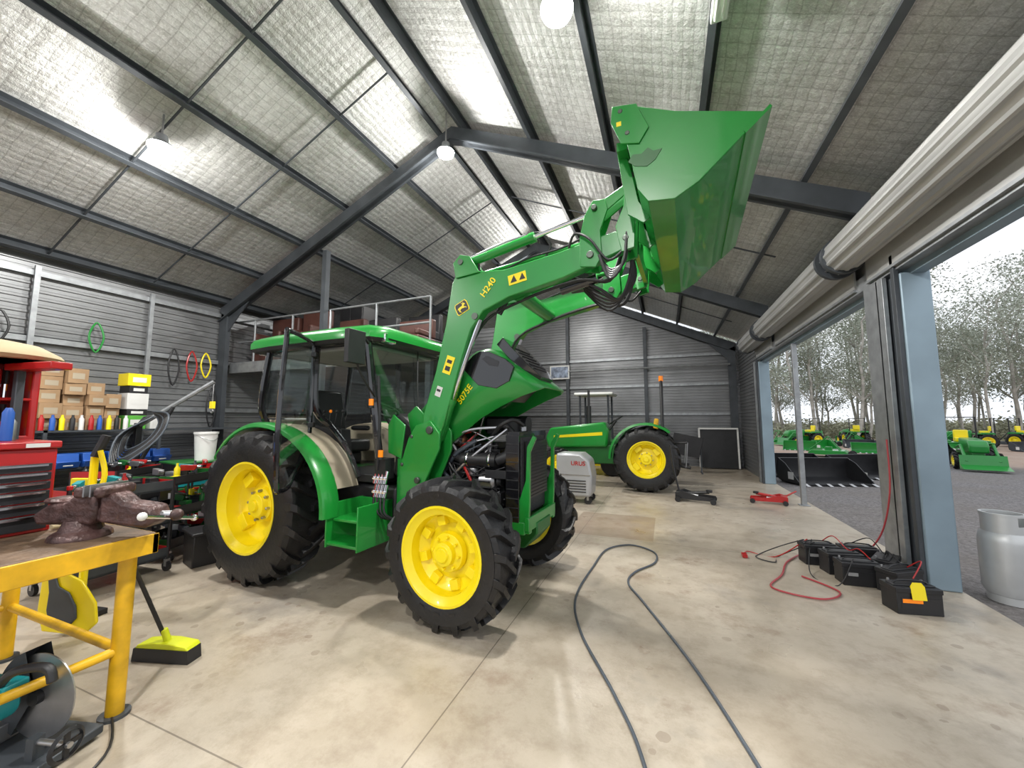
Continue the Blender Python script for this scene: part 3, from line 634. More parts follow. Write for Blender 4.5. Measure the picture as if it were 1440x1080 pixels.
def badge(parent,cx,cz,s,y):
    g=G(); o=[(-.5,-.45),(.5,-.45),(.58,-.3),(.58,.3),(.48,.5),(-.48,.5),(-.58,.3),(-.58,-.3)]
    ca,sa=math.cos(rad(25)),math.sin(rad(25))
    R=lambda a,b:(cx+(a*ca-b*sa)*s,cz+(a*sa+b*ca)*s)
    g.prism([R(a,b) for a,b in o],y,y-.003,STK).prism([R(a*.88,b*.88) for a,b in o],y-.003,y-.005,BLK)
    deer=[(-.42,-.05),(-.32,.08),(-.1,.12),(.08,.12),(.14,.24),(.05,.36),(.12,.34),(.2,.24),(.24,.38),(.28,.26),(.38,.18),(.34,.12),(.24,.12),(.2,.0),(.32,-.08),(.42,-.2),(.36,-.2),(.24,-.1),(.12,-.1),(0,-.06),(-.14,-.08),(-.22,-.2),(-.12,-.34),(-.2,-.32),(-.32,-.2),(-.3,-.08),(-.38,-.0)]
    g.prism([R(a,b) for a,b in deer],y-.005,y-.007,STK); g.obj('maker_badge',parent)
badge(A,1.80,2.53,.115,-.501)
for s in (-1,1):
    g=G(); g.prism([(2.31,.66),(2.40,.68),(2.41,.85),(2.415,1.28),(2.47,1.40),(2.44,1.42),(2.385,1.32),(2.375,1.05),(2.33,.92),(2.28,.80)],s*.295,s*.325,GREEN)
    g.obj('front_guard',T,bev=.006)
g=G(); g.bx(2.37,2.41,-.34,.34,.64,.75,GREEN).bx(2.15,2.37,-.34,-.30,.61,.71,GREEN).bx(2.15,2.37,.30,.34,.61,.71,GREEN); g.obj('front_bumper',T,bev=.006)
g=G(); g.bx(1.02,1.14,-.62,-.50,1.02,1.2,BLK)
for i in range(4):
    x=1.02+i*.04
    for z in (.86,.98): g.cyl((x,-.62,z),(x+.01,-.60,z+.11),.016,CHR,n=10); g.lathe([(.022,-.012),(.024,0),(.022,.012)],(x,-.62,z+.05),(0,0,1),CHR,10)
    g.tube([(x,-.62,.86),(x+.04,-.64,.72),(x+.15,-.5,.66),(1.3,-.36,.8)],.011,BLK,6,5)
g.obj('hydraulic_coupler',T)
# bucket
bp=[(3.29,3.54),(3.345,3.25),(3.39,2.98),(3.45,2.885),(3.60,2.865),(3.735,2.94),(4.08,3.255)]
BW=.925
def off(pl,d):
    out=[]
    for i,p in enumerate(pl):
        a=pl[max(0,i-1)]; b=pl[min(len(pl)-1,i+1)]; dx,dz=b[0]-a[0],b[1]-a[1]; l=math.hypot(dx,dz); out.append((p[0]-dz/l*d,p[1]+dx/l*d))
    return out
g=G(); sh=bp+off(bp,.014)[::-1]
g.prism(sh,-BW,BW,GREEN); g.prism([(3.29,3.54),(3.26,3.50),(3.26,3.56),(3.35,3.57),(3.35,3.54)],-BW,BW,GREEN)
B_=g.obj('bucket',T,bev=.003,label='raised green loader bucket',ang=15)
for s in (-1,1):
    G().prism(bp+[(3.62,3.42),(3.40,3.53)],s*BW,s*(BW+.014),GREEN).obj('side_plate',B_,bev=.003)
    G().prism([(3.25,3.57),(3.24,3.46),(3.30,3.30),(3.41,3.27),(3.47,3.36),(3.40,3.54)],s*(BW+.014),s*(BW+.026),GREEN).cyl((3.30,s*(BW+.02),3.52),(3.30,s*(BW+.030),3.52),.015,PIN).cyl((3.34,s*(BW+.02),3.36),(3.34,s*(BW+.030),3.36),.015,PIN).obj('corner_gusset',B_,bev=.003)
g=G(); g.prism([(3.98,3.155),(4.11,3.27),(4.10,3.285),(3.97,3.17)],-BW-.02,BW+.02,GREEN); g.obj('cutting_edge',B_)
g=G(); g.bx(3.25,3.32,-.8,.8,3.36,3.42,GREEN); g.obj('stiffener_bar',B_)
for y in (-.70,-.28,.28,.70): G().prism([(3.27,3.50),(3.24,3.40),(3.30,2.95),(3.40,2.87),(3.44,2.90),(3.37,3.03),(3.33,3.25)],y-.01,y+.01,GREEN).obj('back_rib',B_,bev=.002)
G().prism([(3.34,3.17),(3.38,3.13),(3.45,3.11),(3.50,3.14),(3.54,3.20),(3.49,3.20),(3.46,3.23),(3.42,3.20),(3.37,3.21)],-BW-.014,-BW-.018,DGREEN).obj('embossed_emblem',B_)
G().bx(3.275,3.305,-BW-.0275,-BW-.026,3.42,3.45,STK).obj('warning_decal',B_)
# ------------------------------------------------------------ second tractor (faces -X)
U=thing('tractor','older green tractor with roll bar parked by the rear wall','tractor',(-.42,9.75,0),180)
for s,f in ((1,1),(-1,0)):
    wheel('rear_wheel',.70,.37,.38,18,(0,s*.72,.695),f,False,U); wheel('front_wheel',.45,.26,.26,16,(2.0,s*.66,.445),f,True,U)
g=G(); g.bx(-.4,2.3,-.18,.18,.5,.95,DGREEN).cyl((0,-.6,.69),(0,.6,.69),.12,DGREEN).cyl((2.0,-.55,.44),(2.0,.55,.44),.06,DGREEN).bx(1.95,2.05,-.1,.1,.44,.6,DGREEN); g.obj('chassis',U,bev=.02)
g=G(); g.prism([(.9,.9),(2.35,.85),(2.42,1.1),(2.3,1.35),(.95,1.5),(.85,1.3)],-.28,.28,GREEN); g.obj('bonnet',U,bev=.05)
for s in (-1,1): G().prism([(1.0,1.18),(2.2,1.1),(2.2,1.16),(1.0,1.26)],s*.279,s*.286,YEL).obj('yellow_stripe',U)
for s in (-1,1):
    g=G(); n=14; vs=[]
    for i in range(n+1):
        a=rad(0+i*130/n)
        for r,y in ((.78,.45),(.79,.9),(.74,.92),(.77,.45)): vs.append((r*math.cos(a),s*y,.695+r*math.sin(a)))
    g.add(vs,[(i*4+j,i*4+(j+1)%4,(i+1)*4+(j+1)%4,(i+1)*4+j) for i in range(n) for j in range(4)]+[(0,1,2,3),(n*4,n*4+1,n*4+2,n*4+3)],GREEN); g.obj('rear_fender',U)
g=G(); g.tube([(-.35,-.5,.9),(-.35,-.5,2.3),(-.35,-.45,2.4),(-.35,.45,2.4),(-.35,.5,2.3),(-.35,.5,.9)],.035,BLK,8); g.obj('roll_bar',U)
g=G(); g.bx(-.15,.3,-.22,.22,1.1,1.22,BLK).box((-.2,0,1.38),(.1,.44,.4),SAFY,(0,-8,0)); g.obj('seat',U,bev=.03)
g=G(); g.tube([(.7+.15*math.cos(a),.18*math.sin(a),1.55-.1*math.cos(a)) for a in [2*math.pi*i/16 for i in range(16)]],.014,BLK,6,closed=True).cyl((.7,0,1.54),(.95,0,1.2),.03,BLK); g.obj('steering_wheel',U)
g=G(); g.cyl((1.4,-.2,1.4),(1.4,-.2,2.3),.03,BLK).cyl((1.4,-.2,1.45),(1.4,-.2,1.9),.06,BLK); g.obj('exhaust_pipe',U)
G().cyl((-.35,.3,2.43),(-.35,.3,2.55),.05,ORA,n=14).obj('beacon',U)
g=G()
for s in (-1,1): g.tube([(-.2,s*.25,.6),(-.9,s*.35,.5)],.03,BLK); g.tube([(-.3,s*.2,1.0),(-.85,s*.35,1.05)],.025,BLK); g.tube([(-.85,s*.35,1.05),(-.8,s*.35,.5)],.015,STEEL)
g.obj('rear_linkage',U)
V=thing('silver_machine','silver grey machine casing with red lettering on castors','machine',(-1.62,7.5,0))
g=G(); g.prism([(-.34,.14),(.30,.14),(.33,.5),(.28,.80),(.12,.92),(-.34,.92)],-.28,.28,SILV); g.obj('casing',V,bev=.04)
g=G(); g.bx(-.3,.3,-.286,-.27,.52,.54,STEEL)
for i in range(5): g.bx(-.25,.22,-.292,-.27,.22+i*.05,.235+i*.05,BLK)
g.bx(-.26,-.24,-.29,-.27,.2,.54,BLK); g.obj('grille',V)
text('URUS',.11,(.08,-.285,.74),(90,0,0),RED,V)
for x in (-.26,.24):
    for y in (-.2,.2): G().lathe([(0,-.02),(.07,-.02),(.07,.02),(0,.02)],(x,y,.07),(0,1,0),BLK,16).bx(x-.02,x+.02,y-.03,y+.03,.07,.15,STEEL).obj('castor',V)
V=thing('canopy_machine','older machine with white canopy roof and dark posts','machine',(-1.9,11.6,0))
for x in (-.4,.4):
    for y in (-.4,.4): G().cyl((x,y,.5),(x,y,2.25),.03,FRAME,n=8).obj('canopy_post',V)
G().bx(-.55,.55,-.55,.55,2.25,2.33,WHT).obj('canopy_roof',V,bev=.03)
G().bx(-.7,.7,-.45,.45,.3,1.0,DGREEN).prism([(-.7,1.0),(.0,1.0),(-.1,1.4),(-.7,1.35)],-.3,.3,DGREEN).obj('body',V,bev=.05)
for x in (-.5,.5):
    for y in (-.5,.5): G().lathe([(0,-.09),(.30,-.09),(.33,-.05),(.33,.05),(.30,.09),(0,.09)],(x,y,.33),(0,1,0),RUB,24).obj('wheel',V)
# ------------------------------------------------------------ workbench
W_=thing('workbench','steel bench with dark wooden top and yellow tubular legs','workbench',(-3.5,.78,0))
G().bx(-.75,.85,-.75,.55,.885,.93,WOOD).obj('bench_top',W_,bev=.006)
G().bx(.83,.86,-.76,.56,.82,.925,SAFY).bx(-.75,.86,.53,.56,.82,.925,SAFY).bx(-.75,-.72,-.75,.55,.82,.9,SAFY).obj('edge_rail',W_,bev=.004,label='worn yellow edge rail')
for x,y in ((.75,.48),(-.55,.48),(.75,-.68),(-.55,-.68)):
    G().cyl((x,y,0.01),(x,y,.86),.038,SAFY,n=18).cyl((x,y,0),(x,y,.015),.065,FRAME,n=18).obj('leg',W_,label='yellow tubular leg')
for a,b in (((-.55,.48),(.75,.48)),((.75,.48),(.75,-.68)),((-.55,-.68),(-.55,.48)),((.75,-.68),(-.55,-.68))): G().cyl((*a,.33),(*b,.33),.023,SAFY).obj('stretcher',W_)
def small(name,label,cat,loc,rz,fn,group=None,bev=.003):
    t=thing(name,label,cat,loc,rz,group); g=G(); fn(g); g.obj('body',t,bev=bev); return t
small('spanner','steel spanner lying on the bench','spanner',(-3.1,.72,.931),30,lambda g:g.bx(-.1,.1,-.012,.012,0,.008,STEEL).lathe([(.012,0),(.024,0),(.024,.008),(.012,.008),(.012,0)],(.11,0,0),(0,0,1),STEEL,14))
small('hammer','hammer with wooden handle on the bench','hammer',(-3.25,1.27,.931),100,lambda g:g.cyl((-.15,0,.02),(.12,0,.02),.014,TAN,n=10).cyl((.12,-.05,.02),(.12,.05,.02),.02,STEEL,n=10))
small('oil_bottle','black bottle with red cap beside the vise','bottle',(-3.33,1.22,.93),0,lambda g:g.lathe([(0,0),(.035,0),(.035,.14),(.012,.17),(.012,.2),(0,.2)],(0,0,0),(0,0,1),BLK,16).cyl((0,0,.2),(0,0,.225),.014,RED))
V=thing('bench_vise','large greasy brown cast bench vise bolted on bench corner','vise',(-2.92,1.13,.93),22); V.scale=(1.04,1.04,1.04)
g=G(); g.lathe([(.12,0),(.12,.02),(.085,.04),(.065,.09)],(0,0,0),(0,0,1),DRED,20)
g.prism([(-.18,.07),(.10,.07),(.12,.12),(.11,.19),(.10,.225),(.02,.225),(-.05,.18),(-.13,.17),(-.20,.12)],-.055,.055,DRED).box((.06,0,.235),(.05,.19,.055),DRED).bx(-.16,-.05,-.05,.05,.17,.20,DRED); g.obj('vise_body',V,bev=.018)
g=G(); g.bx(.1,.34,-.042,.042,.08,.155,DRED).prism([(.13,.08),(.36,.05),(.42,.09),(.39,.16),(.25,.18),(.19,.225),(.13,.225)],-.055,.055,DRED).box((.155,0,.235),(.05,.19,.055),DRED); g.obj('moving_jaw',V,bev=.018)
G().bx(.087,.095,-.095,.095,.215,.27,STEEL).bx(.12,.128,-.095,.095,.215,.27,STEEL).obj('jaw_face',V)
g=G(); g.cyl((.38,0,.11),(.48,0,.11),.02,STEEL).cyl((.46,-.17,.14),(.46,.14,.06),.010,CHR).ball((.46,-.17,.14),.020,WHT).ball((.46,.14,.06),.018,CHR).ball((.48,0,.11),.03,DRED); g.obj('handle',V,label='chrome tommy bar')
V=thing('tool_chest','red steel tool chest with dark drawers on the bench','tool chest',(-3.48,.80,.93))
g=G(); g.bx(-.24,.22,-.36,.33,0,.46,RED); g.bx(-.25,.24,-.37,.34,.46,.50,RED); g.obj('body',V,bev=.008)
z=.02
for i,h in enumerate((.085,.065,.065,.05,.05,.05)):
    d=G().bx(.22,.235,-.34,.31,z,z+h-.008,DRWG).obj('drawer',V,bev=.003)
    G().bx(.235,.25,-.32,.29,z+h-.022,z+h-.012,CHR).obj('handle',d,label='bright metal pull strip'); z+=h
G().bx(.241,.244,.20,.29,.468,.49,WHT).obj('name_plate',V)
random.seed(9)
for i in range(10):
    x=-3.66+.05*(i%5)+random.uniform(-.01,.01); y=.60+.1*(i//2)+random.uniform(-.02,.02); h=random.uniform(.07,.2); c=random.choice((BLK,RED,STEEL,BLU,YEL))
    small('spray_can' if i%3 else 'tin','small tin or can standing on the tool chest','can',(x,min(y,1.06),1.4325),0,lambda g:g.lathe([(0,0),(.024,0),(.024,h*.85),(.012,h),(0,h)],(0,0,0),(0,0,1),c,12),'cans on the tool chest',0)
V=thing('tool_caddy','red tool stand packed with sockets and handles','tool stand',(-4.02,1.0,.93))
g=G(); g.bx(-.18,.18,-.2,.22,0,.52,RED).bx(-.18,.18,.18,.22,.5,1.0,RED).bx(-.18,.18,-.2,-.16,.5,1.0,RED).bx(-.18,-.14,-.2,.2,.5,1.0,RED).bx(-.18,.18,-.2,.2,.74,.76,RED); g.obj('stand_body',V,bev=.01)
for k in range(2):
    for i in range(7):
        x=.1-.04*(i%2); y=-.12+.045*i; z0=.52+.24*k; G().cyl((x,y,z0),(x,y,z0+.05+.02*(i%3)),.010,CHR,n=8).cyl((x,y,z0+.05+.02*(i%3)),(x,y,z0+.16+.02*(i%3)),.016,[RED,BLK,ORA,BLK][i%4],n=10).obj('screwdriver',V)
V=thing('padded_stool_top','tan padded seat with red rim on the tool stand','cushion',(-3.98,1.0,1.93))
G().lathe([(.0,.13),(.12,.125),(.24,.10),(.33,.045),(.35,0.02),(.33,.0),(0,0)],(0,0,0),(0,0,1),TAN,28).obj('padding',V)
G().bx(-.25,.25,-.2,.2,-.0,.02,RED).obj('seat_rim',V)
small('red_tool_arm','red padded tool arm on a dark post','tool',(-3.82,1.12,.93),8,lambda g:g.bx(-.02,.02,-.02,.02,0.005,.95,FRAME).bx(-.06,.06,-.06,.06,0,.012,FRAME).bx(-.05,.38,-.05,.05,.93,.975,RED).cyl((-.1,0,.95),(-.05,0,.95),.02,BLK),bev=.008)
V=thing('chop_saw','teal and black abrasive chop saw on the floor','chop saw',(-2.86,.96,0),15)
G().bx(-.25,.28,-.14,.14,0.02,.06,FRAME).bx(-.25,-.2,-.16,.16,0,.03,BLK).bx(.2,.25,-.16,.16,0,.03,BLK).bx(-.1,-.05,-.1,.1,.06,.14,STEEL).obj('saw_base',V,bev=.006)
G().lathe([(0,-.003),(.19,-.003),(.19,.003),(0,.003)],(.07,.02,.25),(0,1,0),STEEL,36).cyl((.07,-.01,.25),(.07,.04,.25),.03,BLK).obj('cutting_disc',V)
G().lathe([(.0,-.045),(.205,-.045),(.205,.05),(0,.05)],(.07,.04,.26),(0,1,0),FRAME,30,120,250).obj('blade_guard',V)
g=G(); g.cyl((.0,-.05,.28),(.0,-.20,.28),.075,TEAL,n=20).cyl((.0,-.20,.28),(.0,-.25,.28),.06,BLK).bx(-.14,.08,-.12,-.03,.3,.37,TEAL).tube([(.0,-.1,.33),(.12,-.12,.44),(.26,-.1,.46),(.3,-.1,.40)],.02,BLK,8,4); g.obj('motor',V,bev=.01)
G().lathe([(.055,-.01),(.068,0),(.055,.01),(.055,-.01)],(.36,-.07,.13),(1,0,0),BLK,22).cyl((.2,-.07,.13),(.38,-.07,.13),.012,STEEL).box((.36,-.07,.13),(.012,.12,.018),BLK).box((.36,-.07,.13),(.012,.018,.12),BLK).bx(.18,.22,-.09,-.05,.05,.15,FRAME).obj('clamp_wheel',V)
G().tube([(-3.1,.8,.25),(-2.9,.55,.3),(-2.5,.5,.15),(-2.35,.8,.012),(-2.45,1.1,.012),(-2.75,1.25,.012)],.006,BLK,6,6).obj('power_cord',label='black power cord trailing from the saw',cat='cord')
V=thing('implement_panel','curved yellow sheet metal guard leaning beside the bench','panel',(-4.1,1.52,0),30)
g=G(); pts=[(-.10,.05),(.16,.0),(.24,.08),(.22,.22),(.12,.38),(-.02,.46),(-.10,.66),(-.17,.64),(-.13,.40),(-.14,.2)]
g.prism(pts,-.012,.012,YEL).prism([(p[0]*.5,p[1]*.6+.08) for p in pts],-.03,-.012,FRAME); g.obj('guard_plate',V,bev=.008)
V=thing('broom','lime yellow broom with black bristles and black handle','broom',(-3.08,1.66,0),16)
G().prism([(-.19,.075),(-.17,.10),(-.05,.115),(.05,.115),(.17,.10),(.19,.075)],-.05,.05,LIME).cyl((0,0,.10),(-.02,-.02,.19),.02,LIME).obj('broom_head',V,bev=.006)
G().prism([(-.20,0),(.20,0),(.19,.08),(-.19,.08)],-.055,.045,BLK).obj('bristles',V)
G().cyl((-.02,-.02,.16),(-.13,-.23,.81),.012,BLK,n=10).obj('broom_handle',V)
# ------------------------------------------------------------ left wall racking
random.seed(21)
def box_thing(x,y,z,sx,sy,sz,m,label,name='cardboard_box',cat='box',rz=0,group=None,tape=True):
    t=thing(name,label,cat,(x,y,z),rz,group)
    G().bx(-sx/2,sx/2,-sy/2,sy/2,0,sz,m).obj('body',t,bev=.004)
    G().bx(-sx/2,sx/2,-.02,.02,sz,sz+.002,BEI if tape else WHT).obj('tape',t)
    G().bx(sx/2,sx/2+.002,-sy*.3,sy*.3,sz*.3,sz*.7,WHT if not tape else BEI).obj('label',t)
    return t
K=thing('storage_rack','dark steel storage rack along the side wall','rack',(-8.35,3.3,0))
for z in (.20,.86,1.40): G().bx(-.33,.33,-2.0,2.0,z-.03,z,FRAME).obj('shelf',K)
for y in (-1.97,-.66,.66,1.97):
    for x in (-.31,.31): G().bx(x-.02,x+.02,y-.02,y+.02,0,1.4,FRAME).obj('upright',K)
yy=2.0
for n_,w in ((2,.3),(3,.26),(5,.25),(5,.24),(4,.22),(3,.2)):
    zz=1.40
    for j in range(n_):
        h=random.uniform(.15,.22)
        box_thing(-8.3+random.uniform(-.05,.05),yy+w/2,zz,.34,w-.02,h,CARD,'brown cardboard carton stacked on the rack',group='cartons on the rack',rz=random.uniform(-4,4)); zz+=h+.003
    yy+=w
GCT=mat('green_carton',(.1,.4,.05),.5)
for c,y,z,w,h in ((GCT,3.66,1.40,.26,.22),(BLK,3.66,1.622,.26,.10),(WHT,3.66,1.724,.28,.26),(BLK,3.66,1.986,.24,.12),(STK,3.66,2.108,.30,.2),(WHT,3.95,1.40,.2,.2)):
    box_thing(-8.25,y,z,.3,w,h,c,'coloured printed carton on the rack','printed_carton','carton',tape=False)
for i in range(9):
    t=thing('parts_bin','blue plastic parts bin on the rack shelf','parts bin',(-8.12,1.75+i*.28,.86),group='blue parts bins')
    G().prism([(-.18,0),(.14,0),(.20,.09),(.14,.09),(.12,.2),(-.18,.2)],-.12,.12,BLU).obj('bin_body',t,bev=.006)
    G().bx(.165,.17,-.05,.05,.03,.05,WHT).obj('label_card',t)
for i,(c,h) in enumerate(((BLK,.4),(RED,.35),(WHT,.45),(TEAL,.3),(YEL,.35),(BLK,.45),(BLU,.3),(RED,.4))):
    y=1.6+i*.45; t=thing('oil_drum','small plastic oil drum on the lower shelf','drum',(-8.2,y,.2),group='drums on lower shelf')
    G().lathe([(0,0),(.12,0),(.13,.02),(.13,h*.8),(.10,h*.9),(.04,h*.92),(.04,h),(0,h)],(0,0,0),(0,0,1),c,18).obj('drum_body',t)
    G().tube([(-.06,0,h*.9),(-.05,0,h*1.08),(.05,0,h*1.08),(.06,0,h*.9)],.01,BLK,6,3).obj('handle',t)
for i in range(16):
    y=2.0+i*.1; G().lathe([(0,0),(.03,0),(.03,.16),(.015,.19),(.015,.22),(0,.22)],(-8.06+(i%2)*.02,y,1.40),(0,0,1),[WHT,RED,BLU,YEL,BLK][i%5],12).obj('spray_can',label='aerosol can on the rack',cat='spray can',group='spray cans')
for i,(y,z,c,l) in enumerate(((1.7,3.1,RED,.5),(2.0,3.1,YEL,.6),(2.3,3.1,BLK,.45),(3.3,3.15,GREEN,.5),(4.4,2.9,BLK,.7),(4.7,2.9,RED,.6),(4.95,2.9,YEL,.5),(5.1,2.2,BLK,.8))):
    G().tube([(LX+.12,y,z),(LX+.16,y+.08,z-l*.5),(LX+.15,y,z-l),(LX+.14,y-.09,z-l*.5)],.014,c,8,5,closed=True).obj('hanging_strap',label='looped strap hanging on the side wall',cat='strap',group='straps on the wall')
V=thing('drawer_cabinet','green and black tool cabinet with red trays','tool cabinet',(-6.75,4.0,0),-10)
G().bx(-.3,.3,-.5,.5,.08,.9,BLK).bx(-.32,.32,-.52,.52,.9,.93,DGREEN).obj('body',V,bev=.01)
for i in range(5):
    d=G().bx(.3,.315,-.47,.47,.12+i*.155,.26+i*.155,TEAL if i%2 else DGREEN).obj('drawer',V,bev=.004); G().bx(.315,.33,-.4,.4,.235+i*.155,.25+i*.155,RED).obj('handle',d)
V=thing('white_bucket','white plastic pail with wire handle on the cabinet','bucket',(-6.72,3.92,.93))
G().lathe([(0,0),(.125,0),(.15,.40),(.16,.40),(.16,.43),(.145,.43),(.12,.02),(0,.02)],(0,0,0),(0,0,1),WHT,24).obj('pail',V)
G().tube([(0,-.155,.39),(.12,-.1,.34),(.17,0,.30),(.12,.1,.34),(0,.155,.39)],.004,STEEL,6,5).obj('wire_handle',V)
def trolley(x,y,rz,c1,c2,label):
    V=thing('tool_trolley',label,'tool trolley',(x,y,0),rz)
    for z in (.14,.48,.82):
        G().bx(-.25,.25,-.38,.38,z,z+.02,c1).bx(-.25,-.24,-.38,.38,z,z+.10,c1).bx(.24,.25,-.38,.38,z,z+.10,c1).bx(-.25,.25,-.38,-.37,z,z+.10,c2).bx(-.25,.25,.37,.38,z,z+.10,c2).obj('tray',V)
    for a in (-.24,.24):
        for b in (-.37,.37):
            G().cyl((a,b,.1),(a,b,.92),.013,BLK,n=8).obj('post',V); G().lathe([(0,-.015),(.05,-.015),(.05,.015),(0,.015)],(a,b,.05),(0,1,0),BLK,14).bx(a-.015,a+.015,b-.02,b+.02,.05,.12,STEEL).obj('castor',V)
    co,si=math.cos(rad(rz)),math.sin(rad(rz))
    for i in range(27):
        z=(.161,.501,.841)[i%3]; xx=random.choice((-.13,.0,.13)); y2=-.32+.08*(i//3)
        w=random.uniform(.06,.11); h=random.uniform(.05,.18); c=random.choice([DGREEN,BLK,RED,TEAL,STEEL,BLK,YEL,FRAME])
        wx,wy=x+xx*co-y2*si,y+xx*si+y2*co
        k=random.random()
        if k<.35: small('hand_drill','small power tool resting on the trolley','power tool',(wx,wy,z),rz+random.uniform(-40,40),lambda g:g.prism([(-.08,.09),(.06,.09),(.08,.12),(.08,.15),(-.08,.16)],-.025,.025,c).prism([(-.06,0),(-.01,0),(-.0,.1),(-.05,.1)],-.02,.02,BLK).cyl((.08,0,.13),(.12,0,.13),.012,STEEL),'tools on the trolleys')
        elif k<.65: small('plastic_bottle','small bottle standing on the trolley','bottle',(wx,wy,z),0,lambda g:g.lathe([(0,0),(.03,0),(.03,h*.8),(.012,h),(.012,h+.03),(0,h+.03)],(0,0,0),(0,0,1),c,12),'bottles on the trolleys',0)
        else: small('tool_case','small tool case resting on the trolley','tool case',(wx,wy,z),rz,lambda g:g.bx(-w/2,w/2,-.04,.04,0,h*.7,c).bx(-w/2-.004,w/2+.004,-.042,.042,h*.4,h*.44,BLK),'cases on the trolleys')
trolley(-5.45,2.95,20,BLK,DGREEN,'black and green tool trolley loaded with tools')
trolley(-5.95,3.65,-10,RED,BLK,'red and black tool trolley loaded with tools')
trolley(-5.05,2.15,5,FRAME,RED,'dark tool trolley with red ends')
trolley(-6.7,2.9,30,BLK,RED,'black tool trolley with red ends')
V=thing('engine_hoist','black workshop crane with slanted boom and hanging hoses','hoist',(-7.55,3.55,0),0)
G().bx(-.3,.4,-.5,-.42,0.03,.11,BLK).bx(-.3,.4,.42,.5,0.03,.11,BLK).bx(-.3,-.2,-.5,.5,.03,.11,BLK).bx(-.28,-.20,-.04,.04,.1,1.5,BLK).obj('hoist_frame',V,bev=.005)
G().tube([(-.24,0,1.45),(.4,.68,2.2)],.035,GALV,8).cyl((-.2,0,.8),(.05,.3,1.76),.03,BLK).obj('boom',V)
g=G()
for k in range(9):
    q=k*.03; g.tube([(-.20+q,.05,1.6),(-.25+q,-.1-q,1.3),(-.05+q,-.2-q,1.1-q),(.15+q,-.05,1.25),(.1+q,.1,1.5+q*.5),(-.05,.08,1.68)],.014,BLK if k%4 else HOSE,8,5)
g.obj('hose_coil',V)
small('yellow_hoist_hook','yellow hook block hanging at the boom end','hook',(-7.15,4.23,1.8),0,lambda g:g.cyl((0,0,0),(0,0,.36),.008,STEEL,n=6).box((0,0,0),(.08,.05,.12),YEL).tube([(0,0,-.06),(.03,0,-.1),(0,0,-.14),(-.04,0,-.11)],.01,STEEL,6,4))
V=thing('yellow_tool_stand','yellow standing tool holder with dark shaft','stand',(-4.35,1.72,0),10)
G().bx(-.13,.13,-.1,.1,0,.04,BLK).tube([(0,0,.04),(0,0,1.25)],.026,YEL,10).tube([(0,0,1.25),(.04,.04,1.42)],.032,BLK,8).obj('stand_body',V)
G().tube([(.05,0,.9),(.09,.02,1.1),(.05,0,1.3)],.018,YEL,8,4).obj('handle',V)
for i,(x,y,c) in enumerate(((-7.3,2.2,BLK),(-6.9,2.2,RED),(-7.5,2.7,BLU),(-6.2,2.2,BLK),(-7.7,3.0,DGREEN),(-6.6,1.8,TEAL),(-5.8,4.5,TEAL),(-5.35,4.3,DGREEN),(-4.75,2.85,BLK))):
    h=random.uniform(.25,.6); small('storage_tub','stacked plastic storage tub on the workshop floor','tub',(x,y,0),random.uniform(-20,20),lambda g:g.prism([(-.15,0),(.15,0),(.18,h),(-.18,h)],-.16,.16,c).bx(-.20,.20,-.18,.18,h,h+.03,BLK),'tubs on the floor',.01)
for i,(x,y) in enumerate(((-7.0,1.5),(-6.15,2.75),(-7.1,5.0),(-4.75,3.3))):
    small('jerry_can','upright fuel can with handle','jerry can',(x,y,0),random.uniform(0,90),lambda g:g.bx(-.15,.15,-.08,.08,0,.36,RED if i%2 else DGREEN).tube([(-.1,0,.36),(-.08,0,.42),(.06,0,.42),(.08,0,.36)],.012,BLK,6,3).cyl((.11,0,.36),(.13,0,.42),.02,BLK),'fuel cans',.02)
V=thing('white_cabinet','white office machine on a bench under the mezzanine','machine',(-6.9,5.9,0))
G().bx(-.5,.5,-.25,.3,1.2,1.24,FRAME).obj('bench_top',V)
for x in (-.45,.45): G().bx(x-.02,x+.02,-.2,.25,0,1.2,FRAME).obj('leg',V)
G().bx(-.35,.35,-.2,.25,1.24,1.56,WHT).bx(-.3,.3,-.21,-.2,1.42,1.50,BLK).bx(-.37,.37,-.22,.27,1.56,1.60,WHT).obj('machine_case',V,bev=.02)
